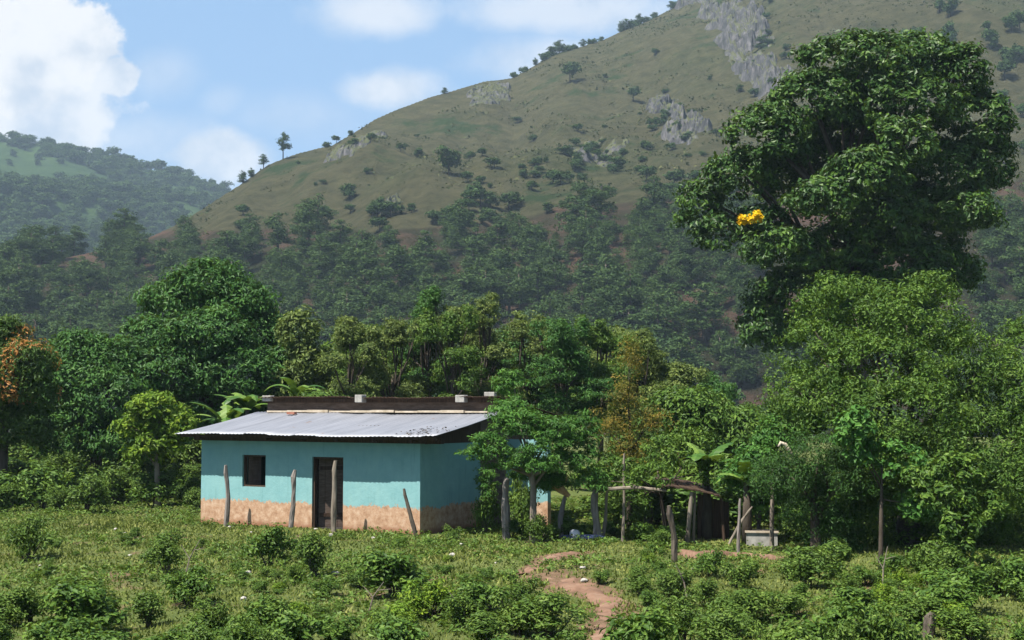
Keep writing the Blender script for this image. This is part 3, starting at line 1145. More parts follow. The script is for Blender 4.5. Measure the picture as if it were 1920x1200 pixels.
block(0.12, 2.72, 3.40, 0.30, 0.22, 0.17, 0.1, 'white concrete block on the left end of the upper roof edge')
block(3.55, 2.66, 3.36, 0.26, 0.22, 0.22, -0.05, 'pale concrete block on the middle of the upper roof edge')
block(6.95, 2.66, 3.36, 0.28, 0.22, 0.2, 0.06, 'grey concrete block nearer the right end of the upper roof edge')
block(7.80, 2.78, 3.52, 0.3, 0.2, 0.12, 0.2, 'flat pale concrete block at the extreme right end of the upper roof edge')
br = MB().box(-0.13, 0.13, -0.07, 0.07, 0, 0.07)
bo = link('brick', br.mesh('brick'), noise_mat('brick', (0.3, 0.12, 0.08), (0.45, 0.2, 0.14), 9), loc=H(1.35, 2.3, 3.02))
bo.rotation_euler = (0.0, 0, HROT + 0.1)
tag(bo, 'broken red brick lying near the top of the zinc roof', 'brick')


# ------------------------------------------------------------------ posts and yard things
def post(px0, py0, px1, py1, Y, r, label, mat='post', knob=0.0, name='fence_post', group='old wooden posts standing in the yard', bend=0.02):
    """base pixel, top pixel, depth"""
    a, b = P(px0, py0, Y), P(px1, py1, Y)
    a.z -= 0.12
    n = 9
    pts, rad = [], []
    for i in range(n):
        t = i / (n - 1)
        p = a.lerp(b, t) - a
        p.x += bend * math.sin(t * 5 + px0)
        p.y += bend * math.cos(t * 4 + px0)
        pts.append(p)
        rad.append(r * 0.85 * (1.15 - 0.3 * t + 0.08 * math.sin(t * 9 + px0)) * (1 + 0.6 * knob * (abs(t - 0.8) < 0.08)))
    rad[-1] *= 0.72
    pts[-1] = pts[-1] + Vector((r * 0.5, 0, 0))
    mb = MB().tube(pts, rad, 8, 0.16)
    o = link(name, mb.mesh(name), M[mat], loc=a)
    return tag(o, label, 'post', group)


post(426, 984, 423, 872, 38.4, 0.075, 'crooked pale fence post in front of the wall left of the window', 'post', 0.15, bend=0.04)
post(546, 980, 552, 881, 37.2, 0.072, 'pale knobbly fence post between the window and the doorway', 'post', 0.45)
post(626, 996, 626, 864, 36.3, 0.078, 'tall pale post standing right in front of the doorway', 'bark_pale', bend=0.01)
post(783, 1004, 755, 916, 35.2, 0.06, 'leaning dark stake against the right end of the front wall', 'post_dark', bend=0.005)
post(952, 1012, 945, 897, 35.0, 0.115, 'thick grey post just right of the house', 'post', bend=0.02)
post(982, 985, 980, 915, 36.8, 0.035, 'thin grey pole between the thick post and the snapped stump', 'post')
post(1052, 1008, 1056, 925, 35.0, 0.07, 'pale grey stump that carries the snapped orange branch', 'post', bend=0.04)
post(1119, 1010, 1115, 918, 34.6, 0.11, 'thick split post in the shade left of the thin green pole', 'post')
post(1130, 1010, 1138, 920, 34.8, 0.05, 'slim post leaning beside the thick split post', 'bark_pale')
post(1168, 1015, 1170, 850, 34.3, 0.04, 'tall thin greenish pole in front of the lean-to beam', 'bark_pale', bend=0.015)
post(1268, 1066, 1253, 948, 29.8, 0.075, 'rough dark crooked post on the edge of the terrace', 'post_dark', 0.2, bend=0.05)
post(1386, 1045, 1385, 935, 31.8, 0.045, 'straight thin post before the dark shed', 'post')
post(1366, 1010, 1408, 950, 32.6, 0.035, 'diagonal stick leaning on the thin post before the shed', 'bark_pale')
post(1449, 1028, 1446, 880, 32.6, 0.055, 'slim pale post beside the whitish concrete tub', 'bark_pale')
post(1738, 1215, 1742, 1150, 19.8, 0.10, 'rotten grey stump among the weeds at the lower right', 'post_dark', 0.3, 'tree_stump', 'stumps')

# snapped branch over the stump
sb = MB()
p0 = P(1018, 900, 34.9)
sb.tube([Vector((0, 0, 0)), P(1035, 905, 34.9) - p0, P(1052, 916, 34.9) - p0, P(1068, 930, 34.9) - p0], [0.07, 0.10, 0.11, 0.05], 7, 0.2)
sb.tube([P(1054, 916, 34.9) - p0, P(1062, 900, 34.8) - p0, P(1064, 890, 34.8) - p0], [0.03, 0.02, 0.01], 5)
so = link('broken_branch', sb.mesh('broken_branch'), M['fresh_wood'], loc=p0)
tag(so, 'snapped branch with orange torn wood resting across the pale stump', 'branch')

# bleached curved branch
p0 = P(1462, 830, 32)
cb_ = MB().tube([P(1460, 838, 32) - p0, P(1464, 830, 32) - p0, P(1472, 833, 32) - p0, P(1482, 850, 32) - p0, P(1498, 867, 32.1) - p0], [0.03, 0.04, 0.045, 0.05, 0.03], 7, 0.08)
tag(link('dead_branch', cb_.mesh('dead_branch', True), M['cream'], loc=p0), 'bleached hooked dead branch sticking out of the leaves above the concrete tub', 'branch')

# shed: lean-to with dark boarded wall, tarred sheet roof, beam and two posts
sc_ = P(1320, 1018, 34.5)
sc_.z = float(gh(sc_.x, sc_.y))
shed = empty('shed', sc_, 'small open lean-to shed with dark board wall and sagging dark roof', 'shed')


def S_(px, py, Y):
    return P(px, py, Y) - sc_


bwl = MB()
for k in range(8):
    x0 = S_(1308, 1000, 34.8).x + k * 0.098
    bwl.box(x0, x0 + 0.092, 0.3 + 0.006 * (k % 2), 0.33 + 0.006 * (k % 2), -0.1, 1.12 - 0.03 * k)
link('wall', bwl.mesh('wall'), M['plank'], shed)
a0, a1 = S_(1238, 913, 34.0), S_(1352, 934, 34.0)
rfm = MB()
for k in range(9):
    t0, t1 = k / 9, (k + 0.96) / 9
    p_, q_ = a0.lerp(a1, t0), a0.lerp(a1, t1)
    zz = 0.06 * math.sin(t0 * 3.1)
    b = len(rfm.v)
    for (pp, dy) in ((p_, 0), (q_, 0), (q_, 1.9), (p_, 1.9)):
        for dz in (0, 0.035):
            rfm.v.append((pp.x, pp.y + dy, pp.z + zz + dz + 0.12 * dy / 1.9 + 0.008 * (k % 2)))
    rfm.f += [(b, b + 2, b + 4, b + 6), (b + 1, b + 7, b + 5, b + 3), (b, b + 1, b + 3, b + 2), (b + 2, b + 3, b + 5, b + 4), (b + 4, b + 5, b + 7, b + 6), (b + 6, b + 7, b + 1, b)]
link('roof', rfm.mesh('roof'), M['plank'], shed)
link('beam', MB().tube([S_(1140, 917, 34.1), S_(1190, 914, 34.1), S_(1250, 920, 34.1)], [0.05, 0.045, 0.04], 7, 0.08).mesh('beam'), M['bark_pale'], shed)
link('post', MB().tube([S_(1288, 1020, 34.1), S_(1297, 922, 34.1)], [0.06, 0.05], 8, 0.06).mesh('post'), M['bark_pale'], shed)
link('post', MB().tube([S_(1300, 1020, 34.2), S_(1303, 924, 34.2)], [0.035, 0.03], 8, 0.06).mesh('post'), M['bark_pale'], shed)
link('post', MB().tube([S_(1358, 1016, 34.3), S_(1352, 934, 34.3)], [0.04, 0.04], 8, 0.06).mesh('post'), M['plank'], shed)

# concrete wash tub
tb = P(1428, 1024, 33.4)
tub = empty('wash_tub', (tb.x, tb.y, tb.z), 'whitish rectangular concrete wash tub beside the slim pale post', 'tub', None, R_(-8))
mb = MB()
mb.box(-0.36, 0.36, -0.25, -0.19, -0.1, 0.33).box(-0.36, 0.36, 0.19, 0.25, -0.1, 0.33).box(-0.36, -0.3, -0.19, 0.19, -0.1, 0.33).box(0.3, 0.36, -0.19, 0.19, -0.1, 0.33).box(-0.3, 0.3, -0.19, 0.19, -0.1, 0.1)
link('basin', mb.mesh('basin'), M['concrete'], tub)
mb = MB().box(-0.39, 0.39, -0.285, -0.2, 0.333, 0.375).box(-0.39, 0.39, 0.2, 0.28, 0.333, 0.375).box(-0.39, -0.3, -0.2, 0.2, 0.333, 0.372).box(0.3, 0.39, -0.2, 0.2, 0.333, 0.372)
link('rim', mb.mesh('rim'), M['cream'], tub)


def lump(name, loc, r, mat, seed, label, cat, group=None, sub=2, amp=0.5):
    import bmesh
    bm = bmesh.new()
    bmesh.ops.create_icosphere(bm, subdivisions=sub, radius=1)
    co = np.array([v_.co[:] for v_ in bm.verts])
    n = 1 + amp * fbm(co[:, 0] * 1.3 + seed * 3.7 + co[:, 2], co[:, 1] * 1.3 + co[:, 2] * 0.9, 4) * 2
    for v_, k in zip(bm.verts, n):
        v_.co = Vector((v_.co.x * r[0] * k, v_.co.y * r[1] * k, v_.co.z * r[2] * k))
    me = bpy.data.meshes.new(name)
    bm.to_mesh(me)
    bm.free()
    o = link(name, me, M[mat], loc=loc)
    tag(o, label, cat, group)
    return o


g = P(1078, 1007, 34.4)
lump('plastic_bag', (g.x, g.y, g.z + 0.05), (0.13, 0.12, 0.12), 'white', 3, 'crumpled white plastic bag on the ground beside the thick split post', 'bag', sub=3)
lump('tarpaulin', (g.x + 0.15, g.y + 0.1, g.z - 0.02), (0.5, 0.25, 0.08), 'blueplastic', 5, 'dark blue crumpled tarpaulin under the white plastic bag', 'tarpaulin', sub=3)

stones = [(465, 1076, 0.07), (430, 990, 0.06), (470, 1000, 0.05), (865, 1024, 0.07), (848, 1045, 0.09), (628, 1078, 0.08), (244, 1043, 0.05), (217, 994, 0.06), (233, 1001, 0.05), (15, 1126, 0.05), (80, 1131, 0.06),
          (620, 1006, 0.08), (592, 994, 0.06), (1093, 1067, 0.06), (1095, 1091, 0.07), (1178, 1092, 0.05), (457, 1125, 0.06), (75, 1068, 0.04), (700, 1010, 0.05), (1300, 1068, 0.06), (1240, 1088, 0.05), (930, 1060, 0.04)]
for k, (px, py, r) in enumerate(stones):
    q = G(px, py)
    lump('stone', (q.x, q.y, q.z + r * 0.45), (r * random.uniform(0.7, 1.2), r * 0.8, r * 0.55), 'stone', k, 'small pale stone lying in the grass', 'stone', 'pale stones scattered in the grass')

# path and dirt terrace
def ribbon(name, pts, mat, lift=0.03, label=None):
    """pts: (px,py,half width px) along the ground"""
    cs = []
    for px, py, hw in pts:
        q = G(px, py)
        cs.append((q.x, q.y, hw / F * q.y))
    n = 110
    tt = np.linspace(0, len(cs) - 1, n)
    cx = np.interp(tt, range(len(cs)), [c[0] for c in cs])
    cy = np.interp(tt, range(len(cs)), [c[1] for c in cs])
    hw = np.interp(tt, range(len(cs)), [c[2] for c in cs])
    tx, ty = np.gradient(cx), np.gradient(cy)
    l = np.hypot(tx, ty)
    nx, ny = -ty / l, tx / l
    K = 25
    X_, Y_ = np.zeros((n, K)), np.zeros((n, K))
    for j in range(K):
        s = (j / (K - 1) * 2 - 1)
        wob = 1 + 2.0 * fbm(tt * 3.2 + (9 if s > 0 else 0), tt * 0 + 3.0, 5)
        X_[:, j] = cx + nx * hw * s * wob
        Y_[:, j] = cy + ny * hw * s * wob
    edge = np.abs(np.linspace(-1, 1, K))[None, :] ** 3
    Z_ = gh(X_, Y_) + 0.05 * fbm(X_ * 1.7, Y_ * 1.7, 4) + (lift - 0.012) * (1 - edge) - 0.03 * edge + 0.13 * fbm(X_ * 3.5, Y_ * 3.5, 5)
    o = link(name, grid_mesh(name, X_, Y_, Z_), M[mat])
    return o


tag(ribbon('path', path_px, 'dirt'), kind='structure')
tag(ribbon('path', path2_px, 'dirt'), kind='structure')
tag(ribbon('path', path3_px, 'dirt', 0.10), kind='structure')


# ------------------------------------------------------------------ trees near
def trunk_to(lobes, base, r, n_limb=10, lean=0.0):
    """tapered trunk with limbs reaching into the lobes (all relative to base)"""
    mb = MB()
    lob = np.asarray(lobes)
    zc = lob[:, 2].mean()
    top = Vector((float(lob[:, 0].mean()) * 0.6, float(lob[:, 1].mean()) * 0.6, zc))
    fork = top * 0.5
    fork.x += lean
    pts = [Vector((0, 0, -0.3)), Vector((fork.x * 0.35, fork.y * 0.35, fork.z * 0.4)), fork, fork.lerp(top, 0.5), top]
    mb.tube(pts, [r * 1.25, r, r * 0.85, r * 0.6, r * 0.35], 9, 0.07)
    for k in range(min(n_limb, len(lob))):
        e = Vector(lob[k, :3])
        s = fork.lerp(top, random.uniform(0.0, 0.7))
        mid = s.lerp(e, 0.5) + Vector((random.uniform(-.3, .3), random.uniform(-.3, .3), random.uniform(-0.1, .5))) * (e - s).length * 0.2
        mb.tube([s, mid, e], [r * 0.42, r * 0.25, r * 0.08], 6, 0.05)
        for q in range(2):
            e2 = e + Vector((random.uniform(-1, 1) * lob[k, 3], random.uniform(-1, 0.6) * lob[k, 4], random.uniform(-0.2, 0.9) * lob[k, 5])) * 0.8
            mb.tube([mid, mid.lerp(e2, 0.55) + Vector((0, 0, 0.1)), e2], [r * 0.2, r * 0.12, r * 0.03], 5)
    return mb.mesh('trunk', True)


def tree(name, label, cat, base_px, Y, lobes_px, leafm, n_clump, clump_r, per, leaf, r=0.2, bark='bark', group=None, base_z=None, **kw):
    base = P(base_px, 1000, Y)
    base.z = float(gh(base.x, base.y)) if base_z is None else base_z
    root = empty(name, base, label, cat, group)
    lobes = []
    for (px, py, rx, ry, dy) in lobes_px:
        c = P(px, py, Y + dy)
        s = (Y + dy) / F
        lobes.append((c.x - base.x, c.y - base.y, c.z - base.z, rx * s, max(rx, ry) * s * 0.85, ry * s))
    link('crown', crown_mesh('crown', lobes, n_clump, clump_r, per, leaf, **kw), M[leafm], root)
    link('trunk', trunk_to(lobes, base, r), M[bark], root)
    return root


big = tree('broadleaf_tree', 'giant dark green broadleaf tree towering at the right above the bushy tree', 'tree', 1610, 70,
           [(1610, 130, 130, 62, 0), (1720, 120, 90, 55, 1), (1795, 140, 55, 58, 0), (1530, 200, 95, 60, -1), (1440, 260, 80, 62, -2), (1395, 330, 72, 45, -1),
            (1310, 385, 50, 42, 0), (1350, 440, 50, 35, -1), (1600, 250, 90, 50, 2), (1690, 200, 110, 60, -1), (1840, 230, 52, 60, 0), (1850, 310, 48, 60, 1),
            (1690, 275, 62, 52, -4), (1620, 330, 75, 45, -4.5), (1545, 375, 75, 38, -4.5), (1770, 330, 85, 70, 0), (1815, 400, 55, 36, -2), (1650, 410, 85, 52, -2),
            (1470, 470, 75, 40, -3), (1430, 420, 55, 30, -1), (1560, 470, 70, 50, -1), (1680, 500, 100, 60, 0), (1770, 510, 70, 42, 1), (1500, 560, 95, 60, 0), (1440, 610, 55, 60, 0), (1620, 580, 130, 70, 0), (1600, 340, 120, 90, 3), (1700, 420, 120, 80, 3), (1500, 330, 90, 70, 2)],
           'leaf_big', 3700, 0.55, 34, 0.28, r=0.65, aspect=0.5, droop=0.2, up=0.55, shell=(0.75, 1.05), flat=0.55)
# yellow blossom cluster on the giant tree
bl = P(1408, 411, 65.5) - big.location
bloom = []
for (dx_, dz_, rx_, rz_) in ((-0.40, -0.05, 0.30, 0.28), (0.33, 0.1, 0.36, 0.38), (0.0, -0.02, 0.36, 0.30)):
    bloom.append((dx_ + bl.x, bl.y, dz_ + bl.z, rx_, 0.3, rz_))
link('blossom', crown_mesh('blossom', bloom, 110, 0.10, 14, 0.10, aspect=0.8, shell=(0.3, 0.9), flat=0.9), M['yellow'], big)

tree('bushy_tree', 'wide bright green bushy tree filling the right edge in front of the giant', 'tree', 1700, 33.5,
     [(1600, 590, 110, 60, 1), (1700, 610, 120, 70, 0), (1530, 660, 80, 55, 0), (1640, 700, 130, 70, -1), (1790, 700, 120, 80, 0), (1880, 760, 110, 90, 0),
      (1560, 760, 100, 60, -1), (1690, 790, 130, 80, -2), (1830, 850, 120, 80, -1), (1500, 740, 70, 50, 1), (1920, 660, 60, 60, 2), (1960, 850, 90, 120, 0),
      (1650, 860, 100, 70, -1), (1750, 910, 120, 80, -1.5), (1930, 900, 70, 60, 0), (1640, 960, 120, 75, 3.5), (1780, 980, 120, 75, 3.5), (1540, 980, 80, 60, 3), (1900, 980, 110, 80, 3.5), (1720, 860, 120, 60, -2.2), (1600, 1015, 90, 34, 0.5), (1730, 1020, 100, 38, 0.5), (1870, 1025, 110, 40, 0.5), (1570, 960, 60, 60, -0.3), (1660, 930, 80, 50, -0.8), (1800, 960, 90, 55, -0.5), (1900, 965, 80, 60, -0.5), (1860, 900, 90, 60, -2), (1560, 540, 40, 26, 0), (1740, 545, 50, 30, 0)],
     'leaf_bushy', 3700, 0.235, 36, 0.10, r=0.28, aspect=0.42, up=0.5, shell=(0.7, 1.12), flat=0.9)
tree('broadleaf_tree', 'spreading tree beyond the right edge of the view', 'tree', 2150, 46,
     [(2150, 650, 110, 70, 0), (2080, 740, 90, 70, 0), (2230, 740, 100, 70, 0), (2150, 830, 150, 70, 0), (2150, 910, 140, 50, 0)],
     'leaf_bushy', 700, 0.4, 30, 0.2, r=0.25)
tree('broadleaf_tree', 'dark tree beyond the left edge of the view', 'tree', -190, 50,
     [(-190, 660, 110, 70, 0), (-250, 750, 90, 70, 0), (-120, 750, 90, 70, 0), (-190, 840, 130, 60, 0)],
     'leaf_left', 600, 0.4, 30, 0.2, r=0.25)
tree('feathery_tree', 'dark feathery shrub-like tree with shaded underside beside the concrete tub', 'tree', 1530, 31.5,
     [(1540, 850, 75, 40, 0), (1480, 890, 55, 35, 0), (1590, 900, 70, 50, 0), (1530, 950, 75, 60, 0.5), (1560, 1000, 60, 45, 0.5), (1440, 900, 40, 40, 0.5)],
     'leaf_dark', 620, 0.24, 36, 0.09, r=0.12, aspect=0.25, up=0.7, shell=(0.6, 1.08))
tree('sapling', 'upright leafy sapling with pale green tip at the lower right', 'tree', 1795, 27.5,
     [(1800, 985, 45, 30, 0), (1770, 930, 50, 30, 0.3), (1840, 950, 45, 30, 0.3), (1795, 1035, 30, 30, 0), (1730, 900, 40, 26, 0.5), (1790, 880, 50, 26, 0.5)],
     'leaf_bushy', 190, 0.16, 26, 0.13, r=0.05, aspect=0.45, up=0.6)
tree('sapling', 'broad-leaved sapling under the bushy tree, left of the pale-tipped one', 'tree', 1650, 29.5,
     [(1600, 810, 35, 45, 0), (1620, 850, 30, 30, 0), (1690, 870, 50, 40, 0), (1720, 950, 40, 35, 0.2)],
     'leaf_fern', 150, 0.18, 24, 0.13, r=0.05, aspect=0.55, up=0.6)

tree('broadleaf_tree', 'large deep green domed tree behind the left end of the house', 'tree', 400, 58,
     [(390, 535, 75, 45, 0), (330, 570, 70, 45, 0), (450, 570, 70, 45, 0), (290, 640, 75, 45, -1), (390, 630, 85, 50, -2), (490, 640, 60, 55, 0), (330, 700, 95, 50, -2),
      (440, 700, 85, 50, -2), (260, 700, 60, 45, 0), (520, 700, 55, 50, -1), (380, 770, 110, 50, -1), (480, 770, 80, 40, 0)],
     'leaf_left', 1700, 0.42, 36, 0.2, r=0.4, aspect=0.42, droop=0.8, up=0.7, shell=(0.72, 1.06), flat=0.6)
tree('broadleaf_tree', 'yellowish green tree leaning out to the right of the big domed tree', 'tree', 560, 56,
     [(560, 620, 38, 36, 0), (580, 680, 36, 40, 0), (540, 730, 50, 40, 0), (600, 720, 25, 40, 1)],
     'leaf_olive', 260, 0.36, 30, 0.2, r=0.16, aspect=0.42, up=0.6)
tree('broadleaf_tree', 'rounded dark tree between the orange-tipped tree and the big domed tree', 'tree', 175, 55,
     [(150, 660, 60, 40, 0), (210, 680, 60, 45, 0), (120, 720, 60, 50, -1), (200, 750, 80, 60, -1), (130, 810, 80, 50, -1), (230, 820, 80, 50, -1), (300, 800, 60, 50, 0)],
     'leaf_left', 1000, 0.38, 34, 0.18, r=0.25, aspect=0.42, droop=0.8, up=0.6)


def orange_tint(C, t):
    # young orange shoots grow in patches at the outer right of the crown
    k = vnoise(C[:, 0] * 1.3 + 40, C[:, 2] * 1.1 + 11)
    sel = ((k > 0.66) & (C[:, 2] > 2.9) & (C[:, 0] > -0.9) & (rng.random(len(t)) < 0.6))
    t = np.clip(t, 0, 0.72)
    t[sel] = rng.uniform(0.88, 1.0, sel.sum())
    return t


tree('mango_tree', 'dark tree with orange young shoots cut by the left edge', 'tree', 0, 48,
     [(10, 630, 45, 34, 0), (-40, 650, 60, 50, 0), (50, 680, 50, 40, -1), (10, 720, 70, 50, -1), (70, 740, 40, 50, 0), (-50, 760, 70, 60, 0), (40, 800, 60, 50, 0)],
     'leaf_orange', 800, 0.3, 34, 0.16, r=0.2, aspect=0.38, droop=0.9, up=0.5, seedtint=orange_tint)
tree('young_tree', 'small yellow green tree with a thin bare trunk left of the house', 'tree', 295, 44.5,
     [(290, 765, 48, 28, 0), (260, 800, 40, 26, 0), (330, 800, 36, 30, 0), (295, 830, 50, 28, 0), (270, 850, 40, 20, 0)],
     'leaf_yellow', 230, 0.24, 28, 0.17, r=0.09, bark='bark_pale', aspect=0.42, up=0.5)

mid = [(655, 600, 46, 7, 'leaf_olive', 'spiky olive tree just right of the yellowish one behind the roof'),
       (735, 605, 44, 7, 'leaf_olive', 'thin olive tree left of the tallest pointed one behind the roof'),
       (802, 545, 30, 9, 'leaf_olive', 'tallest pointed slender tree of the row behind the roof'),
       (845, 590, 40, 6, 'leaf_olive', 'olive tree close right of the tallest pointed one'),
       (905, 565, 55, 8, 'leaf_bushy', 'full light green tree behind the right half of the roof'),
       (975, 590, 50, 7, 'leaf_bushy', 'light green tree above the right end of the roof'),
       (1050, 605, 48, 7, 'leaf_bushy', 'flat-topped green tree above the feathery tree'),
       (1125, 605, 40, 7, 'leaf_bushy', 'green tree just left of the rusty thin tree'),
       (1205, 620, 40, 7, 'leaf_olive', 'pale-tipped tree just right of the rusty thin tree'),
       (1275, 690, 46, 6, 'leaf_olive', 'rounded dull olive tree at the right end of the row'),
       (1330, 705, 38, 6, 'leaf_olive', 'low olive tree closing the row at the right'),
       (1405, 760, 45, 5, 'leaf_olive', 'small olive tree between the row and the bushy tree')]
for k, (px, py, rx, nl, lm_, lb) in enumerate(mid):
    lobes = []
    hgt = 800 - py
    for q_ in range(3):
        lobes.append((px + random.uniform(-1.1, 1.1) * rx, py + random.uniform(10, 45), rx * random.uniform(0.14, 0.24), random.uniform(16, 26), random.uniform(-1, 1)))
    lobes.append((px, py + 12, rx * 0.28, 16, 0))
    lobes.append((px + random.uniform(-8, 8), py + 32, rx * 0.45, 20, 0))
    for j in range(nl + 3):
        t = (j + 1) / (nl + 3)
        spread = rx * (1.0 + 1.0 * t)
        lobes.append((px + random.uniform(-1, 1) * spread, py + 30 + hgt * t * 0.9 + random.uniform(-18, 18), rx * random.uniform(0.3, 0.85), random.uniform(13, 34), random.uniform(-1.5, 1.5)))
    tree('slender_tree', lb, 'tree', px, 54 + (k % 3) * 2, lobes, ('leaf_olive', 'leaf_bushy', 'leaf_left', 'leaf_olive')[(k * 3) % 4], 800, 0.27, 28, 0.13, r=0.13, group='row of slender trees behind the house', aspect=0.36, droop=0.1, up=0.5, shell=(0.5, 1.2), flat=0.5)
# darker thicket behind the row, closing the view below the tree tops
for k, (px, py, rx, ry) in enumerate([(690, 690, 100, 75), (850, 675, 100, 80), (1010, 680, 100, 80), (1150, 700, 90, 80), (1290, 790, 80, 60), (1380, 830, 70, 60), (1230, 850, 80, 60), (600, 790, 60, 50)]):
    tree('thicket_tree', ['dense dark tree low behind the left half of the roof', 'dense dark tree low behind the middle of the roof', 'dense dark tree low behind the right roof corner',
                          'dense dark tree low behind the rusty thin tree', 'dense dark tree behind the banana clump', 'dark tree filling the gap left of the bushy tree', 'dark tree behind the open shed', 'dark tree low behind the left roof end'][k], 'tree', px, 61 - (k > 3) * 18,
         [(px, py, rx, ry, 0), (px - rx * 0.5, py + 30, rx * 0.7, ry * 0.8, 0), (px + rx * 0.5, py + 40, rx * 0.7, ry * 0.8, 0)],
         ('leaf_bushy', 'leaf_olive', 'leaf_left', 'leaf_olive')[k] if k < 4 else 'leaf_bushy', 700, 0.36, 30, 0.16, r=0.16, group='thicket behind the row', aspect=0.45, up=0.5)

tree('feathery_tree', 'bright green feathery tree hanging over the right end of the house', 'tree', 1000, 34.3,
     [(925, 835, 45, 26, 0), (975, 800, 55, 30, 0), (1040, 815, 55, 32, 0), (890, 850, 26, 14, 0), (1000, 860, 60, 26, -0.3), (1070, 870, 50, 26, 0), (955, 725, 32, 30, 1), (1090, 800, 40, 30, 0.5), (960, 770, 45, 26, 0.5), (945, 868, 36, 16, 0), (1105, 905, 34, 22, 0), (1030, 905, 40, 22, 0.6), (1000, 885, 45, 20, 0.8), (915, 905, 18, 30, 2.2), (1080, 840, 50, 30, 0.6)],
     'leaf_fern', 640, 0.20, 34, 0.12, r=0.09, bark='bark_pale', aspect=0.26, up=0.9, shell=(0.4, 1.1), flat=0.45)
tree('rusty_tree', 'thin tree with sparse rust and yellow leaves above the lean-to beam', 'tree', 1180, 37,
     [(1180, 670, 24, 40, 0), (1175, 740, 36, 40, 0), (1150, 800, 60, 35, 0), (1215, 790, 40, 35, 0), (1190, 850, 55, 35, 0)],
     'leaf_rust', 330, 0.22, 26, 0.085, r=0.07, aspect=0.3, up=0.4, shell=(0.2, 1.2))
tree('young_tree', 'small green tree hiding the front of the shed roof', 'tree', 1250, 35.8,
     [(1250, 850, 50, 32, -1), (1225, 893, 46, 24, -2.2), (1300, 830, 40, 26, 0.5), (1150, 880, 50, 28, -1), (1180, 945, 40, 35, 0.2), (1345, 890, 40, 26, -1.2), (1110, 900, 40, 30, 0.4)],
     'leaf_bushy', 260, 0.2, 28, 0.11, r=0.06, aspect=0.4, up=0.5)
tree('young_tree', 'leafy young tree above the whitish concrete tub', 'tree', 1420, 33.8,
     [(1420, 870, 45, 36, 0), (1385, 900, 35, 30, 0), (1460, 920, 35, 35, 0), (1430, 950, 30, 25, 0), (1460, 820, 50, 34, 0.6), (1500, 790, 50, 30, 1)],
     'leaf_fern', 330, 0.2, 30, 0.12, r=0.05, aspect=0.42, up=0.5)


# banana plants
def banana_leaf(base, yaw, length, width, rise, bend):
    n = 14
    V, Fc = [], []
    d = Vector((math.cos(yaw), math.sin(yaw), 0))
    side = Vector((-d.y, d.x, 0))
    p = Vector(base)
    ang = rise
    for i in range(n + 1):
        t = i / n
        wv = width * (math.sin(math.pi * min(1, t * 0.93 + 0.07)) ** 0.55) * (1 if t > 0.08 else 0.15)
        tear = 1 - 0.5 * rng.random() * (i % 2 == 1)
        up = Vector((0, 0, 1))
        V += [tuple(p + side * wv * tear * 0.5 - up * wv * 0.12), tuple(p), tuple(p - side * wv * tear * 0.5 - up * wv * 0.12)]
        p = p + (d * math.cos(ang) + up * math.sin(ang)) * (length / n)
        ang -= bend / n
    for i in range(n):
        for j in (0, 1):
            a = i * 3 + j
            Fc.append((a, a + 1, a + 4, a + 3))
    return V, Fc


def banana(px, py, Y, hgt, label, n=8, seed=0, L_=1.6):
    n += 2
    base = P(px, py, Y)
    base.z = float(gh(base.x, base.y))
    root = empty('banana_plant', base, label, 'plant', 'banana plants around the house')
    link('stem', MB().tube([(0, 0, -0.1), (0.02, 0, hgt * 0.5), (0, 0, hgt)], [0.14, 0.11, 0.06], 9, 0.05).mesh('stem', True), M['bark'], root)
    rs = random.Random(seed)
    for k in range(n):
        V, Fc = banana_leaf((0, 0, hgt - 0.1), k * 6.283 / n + rs.uniform(-.3, .3), L_ * 0.78 * rs.uniform(0.8, 1.2), 0.42 * rs.uniform(0.8, 1.2), rs.uniform(0.85, 1.5), rs.uniform(1.1, 2.6))
        me = mesh_fast('leaf', V, Fc, tint=np.clip(rng.normal(0.5, 0.25) + rng.normal(0, 0.12, len(Fc)), 0, 1))
        link('leaf', me, M['banana'], root)


banana(425, 900, 45.5, 2.5, 'banana plant with tattered leaves at the left rear corner of the house', 9, 1, 2.0)
banana(462, 900, 47, 3.2, 'tall banana plant with upright pale leaf behind the left roof end', 8, 2, 1.7)
banana(555, 900, 49, 3.6, 'banana plant rising behind the upper roof block', 7, 3, 1.7)
banana(1325, 1000, 34.8, 1.7, 'banana plant with bright arching leaf behind the shed roof', 8, 4, 1.4)
banana(1400, 1000, 33.4, 1.5, 'banana plant right of the shed under the young tree', 7, 5, 1.3)
banana(1215, 1010, 36.5, 1.1, 'short banana plant under the lean-to beam', 7, 6, 1.1)

# ------------------------------------------------------------------ shrubs: a few prototypes, many copies


def shrub_proto(leafm, h, w_, n_cl, per, leaf, label, group, aspect=0.45, stems=7):
    root = empty('shrub', (0, 0, -50), label, 'shrub', group)
    lobes = []
    for k in range(9):
        a = random.uniform(0, 6.28)
        o = random.uniform(0, w_ * 0.36)
        hh = h * random.uniform(0.3, 0.85)
        lobes.append((math.cos(a) * o, math.sin(a) * o, hh, w_ * 0.17, w_ * 0.17, h * 0.2))
    link('foliage', crown_mesh('foliage', lobes, int(n_cl * 1.5), w_ * 0.12, int(per * 1.3), leaf * 0.72, aspect=aspect, up=0.7, shell=(0.4, 1.3), flat=0.9, front=0), M[leafm], root)
    mb = MB()
    for lb in lobes[:stems]:
        mb.tube([(lb[0] * 0.15, lb[1] * 0.15, -0.05), (lb[0] * 0.6, lb[1] * 0.6, lb[2] * 0.6), (lb[0], lb[1], lb[2] + h * 0.15)], [0.018, 0.012, 0.005], 5)
    link('stem', mb.mesh('stem'), M['bark'], root)
    return root


